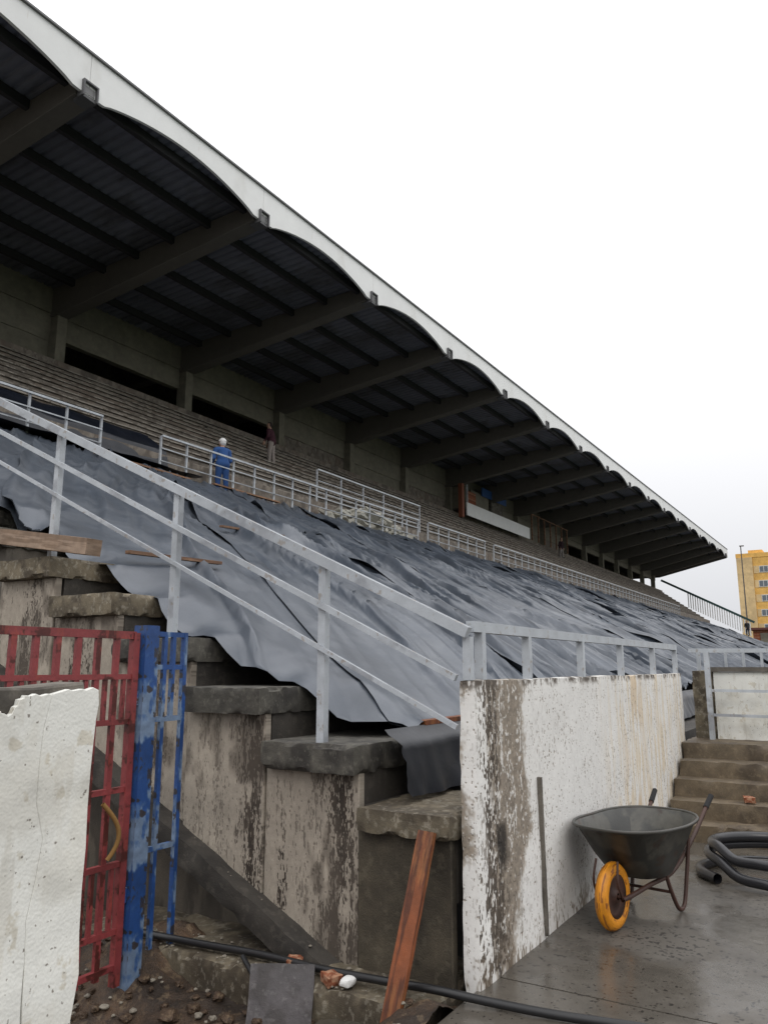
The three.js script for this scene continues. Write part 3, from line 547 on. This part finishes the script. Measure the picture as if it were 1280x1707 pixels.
{ const a = []; for (let i = 0; i <= 8; i++) { const t = i / 8; a.push(V(-3.66 + 0.03 * Math.sin(t * 3), 0.86 - 0.3 * t, -3.08 - 0.10 * Math.sin(t * 2.6))); } one('strap', tube(a, 0.013, 20, 6).scale(1, 1, 1), flat(0.22, 0.12, 0.035, 0.9), 'orange strap hanging on the red gate', 'strap'); }
{ // leaning plank
  const g = rough(-0.047, 0.047, 0, 1.13, -0.019, 0.019, { seg: 0.06, r: 0.004, amp: 0.003 }); g.rotateZ(-0.06); g.rotateX(-0.35); g.translate(-2.10, -0.30, -3.43);
  one('leaning_plank', g, M.woodRed, 'orange brown plank leaning against the lowest coping slab', 'plank');
}
{ // cable lying on the sill and paving
  const pts = [[-4.1, 0.0, -3.69], [-3.82, 0.03, -3.63], [-3.4, 0.025, -3.68], [-3.05, 0.025, -3.72], [-2.6, 0.03, -3.71], [-2.2, 0.045, -3.71], [-1.95, 0.05, -3.73], [-1.74, 0.035, -3.77], [-1.4, 0.025, -3.82], [-0.95, 0.025, -3.9], [-0.4, 0.025, -3.95], [0.4, 0.025, -3.8], [1.4, 0.025, -3.2]].map(p => V(...p));
  one('cable', tube(pts, 0.021, 120, 10), M.rubber, 'thick black cable lying across the passage threshold', 'cable');
  const p2 = [[-3.12, 0.02, -3.66], [-2.95, -0.05, -3.57], [-2.83, -0.16, -3.5], [-2.77, -0.3, -3.45]].map(p => V(...p));
  one('cable', tube(p2, 0.014, 30, 8), M.rubber, 'short thin black cable drooping into the pit', 'cable');
}
{ const g = rough(-0.17, 0.17, 0, 0.74, -0.012, 0.012, { seg: 0.05, r: 0.004, amp: 0.01, fr: 4 }); g.rotateX(-0.45); g.rotateY(0.5); g.translate(-2.62, -0.60, -3.30); one('metal_sheet', g, surf({ base: [0.25, 0.235, 0.24], size: 0.7, vary: 0.3, layers: [[[0.16, 0.14, 0.135], 8, 8, 0.55, 0.14, 0.7], [[0.38, 0.37, 0.365], 30, 30, 0.66, 0.07, 0.5, 0.4]], rough: 0.5, off: 0.66 }), 'grey sheet standing in the pit below the cable', 'sheet'); }
function rock(r, seed, sy = 0.7) { let g = new THREE.IcosahedronGeometry(r, 2); g.deleteAttribute('uv'); g.deleteAttribute('normal'); g = mergeVertices(g); const p = g.attributes.position; for (let i = 0; i < p.count; i++) { const x = p.getX(i), y = p.getY(i), z = p.getZ(i), k = 1 + 0.45 * N3(x / r * 1.1 + seed, y / r * 1.1, z / r * 1.1); p.setXYZ(i, x * k, y * k * sy, z * k); } g = toCreasedNormals(g, 0.5); return uvBox(g); }
const soilY = (x, z) => -0.30 + 0.15 * sm(-3.0, -3.55, z) + 0.06 * N3(x * 1.3, 0, z * 1.3) + 0.05 * N3(x * 4, 3, z * 4) + 0.2 * sm(-2.35, -1.95, x) * sm(-3.9, -3.2, z + 0.3) + 0.13 * sm(-3.35, -3.8, x) * sm(-2.9, -3.4, z) - 0.28 * sm(0.35, 0.1, Math.hypot((x + 2.45) * 1.1, z + 3.35));
{ // broken bricks
  const B = (x, y, z, s, ry, rx, label) => { const g = rough(-0.05 * s, 0.05 * s, -0.026, 0.026, -0.04, 0.04, { seg: 0.012, r: 0.003, amp: 0.008, fr: 24, chip: 0.01 }); g.rotateX(rx); g.rotateY(ry); g.translate(x, y, z); one('brick_piece', g, M.brick, label, 'brick', 'broken brick pieces'); };
  B(-2.82, 0.02, -3.74, 0.8, 0.5, 0.1, 'broken orange brick at the foot of the sloping string course');
  B(-2.52, 0.02, -3.66, 0.9, 1.2, 0.2, 'broken brick on the sill between grey sheet and plank');
  B(-1.06, 0.36, -8.52, 1.0, 0.3, 0.1, 'brick piece lying on the second stair');
  const r = rng(77), P = [], C = [];
  // fallen plaster flakes and pebbles on the sill, the string course and the soil
  for (let i = 0; i < 300; i++) {
    const k = r(); let x, y, z, s;
    if (k < 0.35) { x = lerp(-3.9, -1.95, r()); z = lerp(-3.88, -3.62, r()); y = -0.005; s = 0.004 + 0.012 * r() * r(); }
    else if (k < 0.37) { x = lerp(-4.0, -2.8, r()); z = lerp(-3.93, -3.83, r()); y = stringTop(x) + 0.008; s = 0.003 + 0.008 * r() * r(); }
    else { x = lerp(-4.4, -1.95, r()); z = lerp(-3.55, -2.5, r()); y = soilY(x, z) + 0.03; s = 0.008 + 0.022 * r() * r(); }
    const g = rock(s, i, 0.6); g.translate(x, y, z); P.push(g);
  }
  for (let i = 0; i < 190; i++) { const x = lerp(-4.3, -1.95, r()), z = lerp(-3.6, -2.6, r()), s = 0.012 + 0.035 * r() * r(); const g = rock(s, i + 500, 0.7); g.translate(x, soilY(x, z) + 0.02, z); C.push(g); }
  tag(one('soil_clods', mergeGeometries(C), M.soil, 'dark clods of soil strewn over the pit', 'soil'), '', '', '', 'stuff');
  const o = one('plaster_debris', mergeGeometries(P), M.stone, 'small plaster flakes and pebbles on sill and soil', 'debris'); o.userData.kind = 'stuff';
  for (const [x, z, s, l] of [[-3.02, -2.92, 0.075, 'largest pale stone at the bottom edge of the pit'], [-3.22, -2.84, 0.06, 'pale flat stone left of the largest one in the pit'], [-2.86, -2.98, 0.03, 'small pale stone right of the largest one in the pit'], [-3.5, -3.02, 0.05, 'dusty stone on the soil below the red gate'], [-3.3, -3.3, 0.055, 'brown clod before the yellowish sill']]) { const g = rock(s, x * 10, 0.6); g.translate(x, soilY(x, z) + 0.04, z); one('stone', g, l.startsWith('brown') ? M.soil : M.stone, l, 'stone', 'stones in the pit'); }
  { const g = rough(-0.03, 0.03, -0.02, 0.02, -0.04, 0.04, { seg: 0.015, amp: 0.012, fr: 20 }); g.translate(-2.42, 0.02, -3.66); one('plaster_flake', g, M.chip, 'white plaster flake on the sill just under the cable', 'plaster'); }
  { const g = rough(-0.24, 0.24, -0.05, 0.09, -0.14, 0.14, { seg: 0.03, amp: 0.05, fr: 6, chip: 0.03 }); g.rotateY(0.1); g.translate(-1.9, -0.14, -3.42); one('concrete_chunk', g, M.capPale, 'rough concrete lump beside the foot of the leaning plank', 'rubble'); }
  { const g = rough(-0.2, 0.16, -0.05, 0.07, -0.1, 0.1, { seg: 0.03, amp: 0.05, fr: 7, chip: 0.03 }); g.rotateY(-0.3); g.translate(-2.3, -0.2, -3.5); one('concrete_chunk', g, M.olive, 'mossy concrete lump lower in the passage near the paving edge', 'rubble'); }
}

// ---------------------------------------------------------------- wheelbarrow
{
  const w = thing('wheelbarrow', 'grey metal wheelbarrow with a yellow wheel on the wet paving', 'wheelbarrow');
  const add = (n, g, m, l) => part(w, n, g, m, l), P = V; // local: wheel axle at origin height .2, handles towards -z
  // tray: lofted pan, open on top
  const rings = 22, prof = [[0, 0.0], [0.5, 0.0], [0.72, 0.02], [0.9, 0.16], [1.0, 0.335], [1.045, 0.34], [1.05, 0.325]], pos = [], idx = [];
  prof.forEach(([s, h], i) => { for (let k = 0; k < rings; k++) {
    const a = k / rings * Math.PI * 2, c = Math.cos(a), d = Math.sin(a), sq = 1 / Math.pow(Math.pow(Math.abs(c), 2.6) + Math.pow(Math.abs(d), 2.6), 1 / 2.6);
    const inner = [0.17, 0.20], outer = [0.32, 0.47], t = i < 2 ? s / 0.5 * 0.999 : 1, b = clamp(h / 0.335);
    const rx = lerp(inner[0], outer[0], Math.pow(b, 0.8)), rz = lerp(inner[1], outer[1], Math.pow(b, 0.8)), rimk = s > 1 ? 1 + (s - 1) * 0.9 : 1;
    const fl = i == 0 ? 0.02 : i == 1 ? 0.75 : 1;
    let x = c * sq * rx * rimk * fl, z = d * sq * rz * rimk * fl; const fwd = d > 0 ? 1.0 : 0; z += fwd * 0.10 * b * d;
    pos.push(x, 0.245 + h + 0.02 * b * (d > 0 ? d : -d * 0.4) + (s == 0.72 ? 0.0 : 0), z);
  } });
  for (let i = 0; i < prof.length - 1; i++) for (let k = 0; k < rings; k++) { const a = i * rings + k, b = i * rings + (k + 1) % rings, c = a + rings, d = b + rings; idx.push(a, c, b, b, c, d); }
  let tg = new THREE.BufferGeometry(); tg.setAttribute('position', new THREE.Float32BufferAttribute(pos, 3)); tg.setIndex(idx); tg = uvBox(toCreasedNormals(tg, 0.9));
  tg.translate(0, 0, -0.46); M.steel.side = THREE.DoubleSide; const tray = add('tray', tg, M.steel);
  // rolled rim
  const rp = []; for (let k = 0; k < rings; k++) { const i = (prof.length - 2) * rings + k; rp.push(P(pos[i * 3], pos[i * 3 + 1], pos[i * 3 + 2] - 0.46)); }
  part(tray, 'rim', tube(rp, 0.011, 66, 6, true), M.steel);
  // wheel
  const wheel = new THREE.Group(); wheel.name = 'wheel'; w.add(wheel);
  const wt = new THREE.LatheGeometry([[0.125, -0.03], [0.15, -0.042], [0.18, -0.036], [0.197, -0.014], [0.2, 0], [0.197, 0.014], [0.18, 0.036], [0.15, 0.042], [0.125, 0.03]].map(([r, h]) => new THREE.Vector2(r, h)), 36); wt.rotateZ(Math.PI / 2); wt.translate(0, 0.2, 0.0); part(wheel, 'tyre', wt, M.yellow);
  const ri = new THREE.LatheGeometry([[0.02, -0.035], [0.035, -0.035], [0.05, -0.012], [0.1, -0.014], [0.128, -0.032], [0.128, 0.032], [0.1, 0.014], [0.05, 0.012], [0.035, 0.035], [0.02, 0.035]].map(([r, h]) => new THREE.Vector2(r, h)), 30); ri.rotateZ(Math.PI / 2); ri.translate(0, 0.2, 0); part(wheel, 'rim', ri, M.rust);
  add('axle', new THREE.CylinderGeometry(0.011, 0.011, 0.2, 10).rotateZ(Math.PI / 2).translate(0, 0.2, 0), M.rust);
  for (const s of [-1, 1]) {
    add('frame_tube', tube([P(0.085 * s, 0.2, 0.05), P(0.09 * s, 0.2, -0.02), P(0.12 * s, 0.225, -0.3), P(0.15 * s, 0.25, -0.6), P(0.18 * s, 0.40, -0.92), P(0.205 * s, 0.6, -1.22)], 0.015, 40, 8), M.rust);
    add('grip', tube([P(0.203 * s, 0.588, -1.2), P(0.212 * s, 0.66, -1.31)], 0.02, 4, 8), M.black);
    add('leg', tube([P(0.15 * s, 0.25, -0.5), P(0.165 * s, 0.14, -0.54), P(0.18 * s, 0.035, -0.6), P(0.182 * s, 0.014, -0.65), P(0.184 * s, 0.035, -0.7), P(0.19 * s, 0.2, -0.76), P(0.2 * s, 0.44, -0.82)], 0.0135, 40, 8), M.rust);
    add('fender_stay', tube([P(0.085 * s, 0.2, 0.04), P(0.08 * s, 0.3, 0.09), P(0.07 * s, 0.42, 0.06)], 0.008, 12, 6), M.rust);
  }
  add('crossbar', tube([P(-0.165, 0.14, -0.54), P(0.165, 0.14, -0.54)], 0.01, 2, 6), M.rust);
  w.position.set(-1.48, 0.002, -5.22); w.rotation.y = -9 * Math.PI / 180;
}
// hose coil
{
  const pts = [], T = 2.6, nn = 46; for (let i = 0; i <= nn; i++) { const t = i / nn, a = t * T * Math.PI * 2 + 2.4, R = 0.62 - 0.13 * t + 0.05 * N3(t * 6, 1, 2); pts.push(V(-0.62 + Math.cos(a) * R * 1.05, 0.04 + 0.085 * Math.floor(t * T) * 0.8 + 0.03 * Math.max(0, N3(t * 9, 4, 4)) + 0.07 * sm(0.3, 0.45, t), -7.0 + Math.sin(a) * R * 0.8)); }
  one('hose_coil', tube(pts, 0.038, 300, 10), M.pipe, 'loosely coiled black pipe on the paving at the right edge', 'hose');
}

// ---------------------------------------------------------------- people
function body(bones, cell, colour) { // bones: [ax,ay,az,ra, bx,by,bz,rb, colourIndex]
  let mn = V(1e9, 1e9, 1e9), mx = V(-1e9, -1e9, -1e9); for (const b of bones) { for (const o of [0, 4]) { mn.min(V(b[o] - b[o + 3], b[o + 1] - b[o + 3], b[o + 2] - b[o + 3])); mx.max(V(b[o] + b[o + 3], b[o + 1] + b[o + 3], b[o + 2] + b[o + 3])); } }
  mn.addScalar(-0.05); mx.addScalar(0.05); const L = Math.max(mx.x - mn.x, mx.y - mn.y, mx.z - mn.z), R = Math.ceil(L / cell), mc = new MarchingCubes(R, new THREE.MeshStandardMaterial(), false, false, 120000);
  const cen = mn.clone().add(mx).multiplyScalar(0.5), half = L / 2, sd = (b, x, y, z) => { const dx = b[4] - b[0], dy = b[5] - b[1], dz = b[6] - b[2], l = dx * dx + dy * dy + dz * dz || 1e-9, t = clamp(((x - b[0]) * dx + (y - b[1]) * dy + (z - b[2]) * dz) / l); return Math.hypot(x - b[0] - dx * t, y - b[1] - dy * t, z - b[2] - dz * t) - lerp(b[3], b[7], t); };
  const f = mc.field, K = 0.035;
  for (let k = 0; k < R; k++) for (let j = 0; j < R; j++) for (let i = 0; i < R; i++) {
    const x = cen.x + (i - R / 2) / (R / 2) * half, y = cen.y + (j - R / 2) / (R / 2) * half, z = cen.z + (k - R / 2) / (R / 2) * half; let d = 1;
    for (const b of bones) { const s = sd(b, x, y, z), h = clamp(0.5 + 0.5 * (d - s) / K); d = lerp(d, s, h) - K * h * (1 - h); }
    f[i + j * R + k * R * R] = -d;
  }
  mc.isolation = 0; mc.update(); const n = mc.count; const pos = new Float32Array(n * 3), nor = new Float32Array(n * 3), col = new Float32Array(n * 3);
  for (let i = 0; i < n; i++) { const x = cen.x + mc.positionArray[i * 3] * half, y = cen.y + mc.positionArray[i * 3 + 1] * half, z = cen.z + mc.positionArray[i * 3 + 2] * half; pos.set([x, y, z], i * 3); nor.set([mc.normalArray[i * 3], mc.normalArray[i * 3 + 1], mc.normalArray[i * 3 + 2]], i * 3); let bd = 1e9, bi = 0; for (const b of bones) { const s = sd(b, x, y, z); if (s < bd) { bd = s; bi = b[8]; } } col.set(colour[bi], i * 3); }
  const g = new THREE.BufferGeometry(); g.setAttribute('position', new THREE.BufferAttribute(pos, 3)); g.setAttribute('color', new THREE.BufferAttribute(col, 3)); g.setAttribute('normal', new THREE.BufferAttribute(nor, 3)); return g;
}
const personMat = new THREE.MeshStandardMaterial({ vertexColors: true, roughness: 0.9 });
function person(label, x, y, z, turn, cols, { lean = 0, cap = null, arm = 0, stride = 0.05, h = 1 } = {}) {
  const p = thing('person', label, 'person'); // cols: 0 jacket 1 trousers 2 skin 3 shoes 4 hair
  const sy = 1.38, L = lean, B = [];
  const at = (a, b) => a + b;
  B.push([0, 0.93, 0, 0.155, 0, 1.12, L * 0.4, 0.15, 0], [-0.07, 0.95, 0, 0.13, 0.07, 0.95, 0, 0.13, 0], [0, 1.12, L * 0.4, 0.15, 0, 1.33, L * 0.85, 0.145, 0], [-0.13, 1.39, L, 0.085, 0.13, 1.39, L, 0.085, 0], [0, 1.42, L, 0.06, 0, 1.52, L * 1.15, 0.055, 2],
    [0, 1.59, L * 1.25 + 0.01, 0.085, 0, 1.66, L * 1.3, 0.092, 2], [0, 1.62, L * 1.25 - 0.03, 0.085, 0, 1.69, L * 1.3 - 0.015, 0.088, 4], [0, 1.60, L * 1.3 + 0.09, 0.016, 0, 1.63, L * 1.3 + 0.085, 0.012, 2]);
  for (const s of [-1, 1]) {
    const fz = s * stride;
    B.push([0.09 * s, 0.9, 0, 0.105, 0.1 * s, 0.5, fz * 0.6 + 0.02, 0.075, 1], [0.1 * s, 0.5, fz * 0.6 + 0.02, 0.074, 0.1 * s, 0.1, fz, 0.058, 1], [0.1 * s, 0.045, fz - 0.03, 0.045, 0.115 * s, 0.04, fz + 0.16, 0.04, 3]);
    const ex = 0.25 * s, ez = L * 0.8 - 0.04 + arm * 0.12, hx = 0.2 * s, hz = ez + 0.1 + arm * 0.16, hy = 0.9 + arm * 0.12;
    B.push([0.2 * s, 1.37, L, 0.068, ex, 1.1, ez, 0.055, 0], [ex, 1.1, ez, 0.054, hx, hy, hz, 0.042, 0], [hx, hy, hz, 0.036, hx * 0.98, hy - 0.07, hz + 0.02, 0.04, 2]);
    for (let q = 0; q < 4; q++) { const o = (q - 1.5) * 0.02; B.push([hx * 0.98, hy - 0.08, hz + 0.02 + o, 0.011, hx * 0.95, hy - 0.16 - (q == 1 || q == 2 ? 0.015 : 0), hz + 0.03 + o, 0.009, 2]); }
    B.push([hx * 0.98, hy - 0.03, hz + 0.04, 0.012, hx * 0.93, hy - 0.1, hz + 0.08, 0.01, 2]);
  }
  part(p, 'body', body(B, z > -20 ? 0.02 : 0.03, cols), personMat);
  if (cap) { const g = new THREE.SphereGeometry(0.108, 20, 12, 0, Math.PI * 2, 0, Math.PI * 0.52); g.scale(1, 0.95, 1.08); g.translate(0, 1.66, L * 1.3 - 0.005); const br = new THREE.CylinderGeometry(0.09, 0.09, 0.012, 16, 1, false, -Math.PI / 2, Math.PI); br.scale(0.9, 1, 1.1); br.translate(0, 1.663, L * 1.3 + 0.07); part(p, 'cap', mergeGeometries([g, br]), cap); }
  p.position.set(x, y, z); p.rotation.y = turn; p.scale.set(h * 1.12, h, h * 1.12); return p;
}
const skin = [0.42, 0.26, 0.19];
person('person in blue overalls and white cap seen from behind', -15.85, YR + 0.004, -16.95, -1.9, [[0.022, 0.075, 0.23], [0.02, 0.065, 0.20], skin, [0.02, 0.02, 0.02], [0.6, 0.6, 0.6]], { lean: 0.05, cap: flat(0.7, 0.7, 0.7, 0.8), arm: 0.5 });
person('person in dark maroon jacket and pale trousers below a column', -19.68, 9.655, -23.85, -1.2, [[0.05, 0.012, 0.022], [0.30, 0.26, 0.24], skin, [0.03, 0.03, 0.03], [0.02, 0.015, 0.012]], { lean: 0.08, arm: 0.3 });
person('person in dark clothes standing high on the distant terraces', -21.08, 10.68, -64.3, 1.2, [[0.03, 0.012, 0.018], [0.25, 0.23, 0.22], skin, [0.03, 0.03, 0.03], [0.02, 0.015, 0.012]], { lean: 0.04 });
person('person in black at the foot of the green stair rail', -11.9, 5.47, -107.6, 0.6, [[0.015, 0.015, 0.02], [0.02, 0.02, 0.03], skin, [0.03, 0.03, 0.03], [0.02, 0.015, 0.012]], { h: 1.05 });

// ---------------------------------------------------------------- things on the upper terraces
{
  const b = thing('press_booth', 'white fronted booth under the roof with blue board', 'booth'), x = -21.3;
  part(b, 'parapet', rough(x - 0.08, x, 11.42, 12.3, -57.5, -46, { seg: 0.4, amp: 0.01 }), M.fascia);
  part(b, 'floor', bx(-22.9, x - 0.09, 11.85, 11.96, -57.5, -46), M.concrete);
  part(b, 'side_wall', bx(-22.9, x - 0.1, 11.96, 13.4, -46.12, -46), M.cream);
  part(b, 'cabinet', bx(-22.2, -21.7, 12, 13.3, -48.3, -46.4), M.brick, 'red brown cabinet');
  part(b, 'panel', bx(-22.25, -22.1, 12, 13.7, -51.4, -48.35), M.cream); part(b, 'panel', bx(-22.25, -22.1, 12, 13.5, -54, -51.9), M.concrete);
  part(b, 'board', bx(-22.02, -21.95, 13.55, 14.15, -54.4, -50.0), flat(0.03, 0.09, 0.26, 0.6), 'blue board');
  part(b, 'frame_post', bx(x - 0.1, x - 0.02, 12.3, 14.1, -46.2, -46.1), M.galv);
  const p = one('steel_post', bx(-22.1, -21.82, YB, 13.9, -46.6, -46.3).translate(0.6, -0.5, 1.2), flat(0.22, 0.07, 0.035, 0.7), 'rust red post standing before the booth', 'post');
  const r = thing('booth_rail', 'brownish posts and rail beyond the white booth', 'handrail'); part(r, 'top_rail', bar(V(x, 13.5, -58), V(x, 13.5, -67), 0.07, 0.07), M.wood);
  for (let i = 0; i < 7; i++) part(r, 'post', bx(x - 0.05, x + 0.05, 11.4, 13.47, -58.05 - i * 1.45, -57.95 - i * 1.45), M.wood);
}
{ // heap of pale rubble bags on the walkway
  const r = rng(9); const P = []; for (let i = 0; i < 70; i++) { const z = lerp(-22.4, -28.2, r()), w = 0.12 + 0.3 * r(), g = rough(-w, w, -0.03 - 0.05 * r(), 0.04, -w * 0.7, w * 0.7, { seg: 0.12, amp: 0.04, fr: 5 }); const hgt = 0.8 * (1 - Math.abs((z + 25.3) / 3.4)); g.rotateX((r() - 0.5) * 1.6); g.rotateZ((r() - 0.5) * 1.2); g.rotateY(r() * 3); g.translate(-15.95 + (r() - 0.5) * 0.4, YR + 0.16 + hgt * r(), z); P.push(g); }
  const o = one('rubble_heap', mergeGeometries(P), M.chip.clone(), 'pale rubble heap behind the walkway rail', 'rubble'); o.material.color = new THREE.Color().setRGB(0.46, 0.45, 0.40);
  const Q = [], D = []; for (let i = 0; i < 420; i++) { const k = Math.floor(r() * UP), x = -16.6 - 0.475 * k - 0.05 - 0.35 * r(), z = -6 - 100 * r() ** 1.6, s = 0.03 + 0.1 * r() * r(); const g = rock(s, i * 0.7, 0.55); g.translate(x, 7.6 + 0.342 * k + s * 0.25, z); (r() < 0.35 ? Q : D).push(g); }
  tag(one('terrace_debris', mergeGeometries(Q), M.stone, 'pale broken concrete scattered over the upper terraces', 'debris'), '', '', '', 'stuff'); tag(one('terrace_debris', mergeGeometries(D), M.darkConcrete, 'dark broken concrete scattered over the upper terraces', 'debris'), '', '', '', 'stuff');
}
// far end of the stand: green stair rail with pale balusters
{
  const h = thing('far_stair_rail', 'green stair rail with pale balusters at the far end', 'handrail'), green = flat(0.03, 0.075, 0.07, 0.5), z = -109.3;
  const a = V(-22.2, 13.1, z), b = V(-11.2, 7.15, z); part(h, 'top_rail', bar(a, b, 0.16, 0.28), green);
  for (let i = 0; i < 26; i++) { const t = 0.3 + 0.65 * i / 25, x = lerp(a.x, b.x, t), y = lerp(a.y, b.y, t); part(h, 'baluster', bx(x - 0.06, x + 0.06, y - 2.0, y - 0.1, z - 0.05, z + 0.05), M.fascia); }
}
// apartment block beyond
{
  const b = thing('apartment_building', 'ochre apartment block with white window bands in the distance', 'building'), x0 = -21.1, x1 = 12, z = -182, T = 24.6;
  const och = surf({ base: [0.83, 0.66, 0.36], size: 14, vary: 0.12, off: 0.4, bump: 0.01 }), pal = surf({ base: [0.80, 0.70, 0.52], size: 14, vary: 0.1, off: 0.2, bump: 0.01 }), glass = flat(0.12, 0.14, 0.16, 0.15), fr = flat(0.62, 0.63, 0.62, 0.5);
  part(b, 'wall', bx(x0 + 3.1, x1, -1, T, z - 14, z), och); part(b, 'stair_tower', bx(x0, x0 + 3.09, -1, T, z - 12, z + 0.4), pal);
  part(b, 'roof_parapet', bx(x0 - 0.1, x1, T, T + 0.9, z - 14, z + 0.1), och); part(b, 'roof_house', bx(x0 + 2.2, x0 + 5.0, T + 0.9, T + 1.8, z - 8, z - 2), och);
  for (let f = 0; f < 8; f++) { const y = T - 2.6 - 3.05 * f; part(b, 'window_band', bx(x0 + 3.2, x1, y - 0.85, y + 0.75, z, z + 0.06), pal);
    for (let c = 0; c < 6; c++) { const wx = x0 + 4.3 + c * 3.4 - (f % 2) * 0.3; const w = part(b, 'window', bx(wx, wx + 2.6, y - 0.7, y + 0.65, z + 0.06, z + 0.13), fr); for (let q = 0; q < 3; q++) part(w, 'pane', bx(wx + 0.1 + q * 0.83, wx + 0.82 + q * 0.83, y - 0.6, y + 0.55, z + 0.13, z + 0.15), glass); } }
}
{ const l = thing('lamp_post', 'thin dark lamp post before the ochre apartment block', 'lamp post'), x = -18.7, z = -170; part(l, 'pole', new THREE.CylinderGeometry(0.1, 0.16, 26.5, 8).translate(x, 12.2, z), flat(0.1, 0.09, 0.08)); part(l, 'lamp_head', bx(x - 0.25, x + 0.6, 25.4, 25.6, z - 0.15, z + 0.15), flat(0.1, 0.09, 0.08)); }
{ // low red brick shed and shrub past the end
  const s = thing('brick_shed', 'low red brick shed past the far stair rail', 'shed'); part(s, 'wall', bx(-12.5, -3, -0.7, 6.6, -125, -119), M.brick); part(s, 'roof', bx(-12.9, -2.6, 6.6, 6.9, -125.4, -118.6), flat(0.12, 0.04, 0.03)); part(s, 'door', bx(-11.6, -10.4, 4.4, 6.2, -119, -118.9), M.cream);
}
renderer.render(scene, camera);
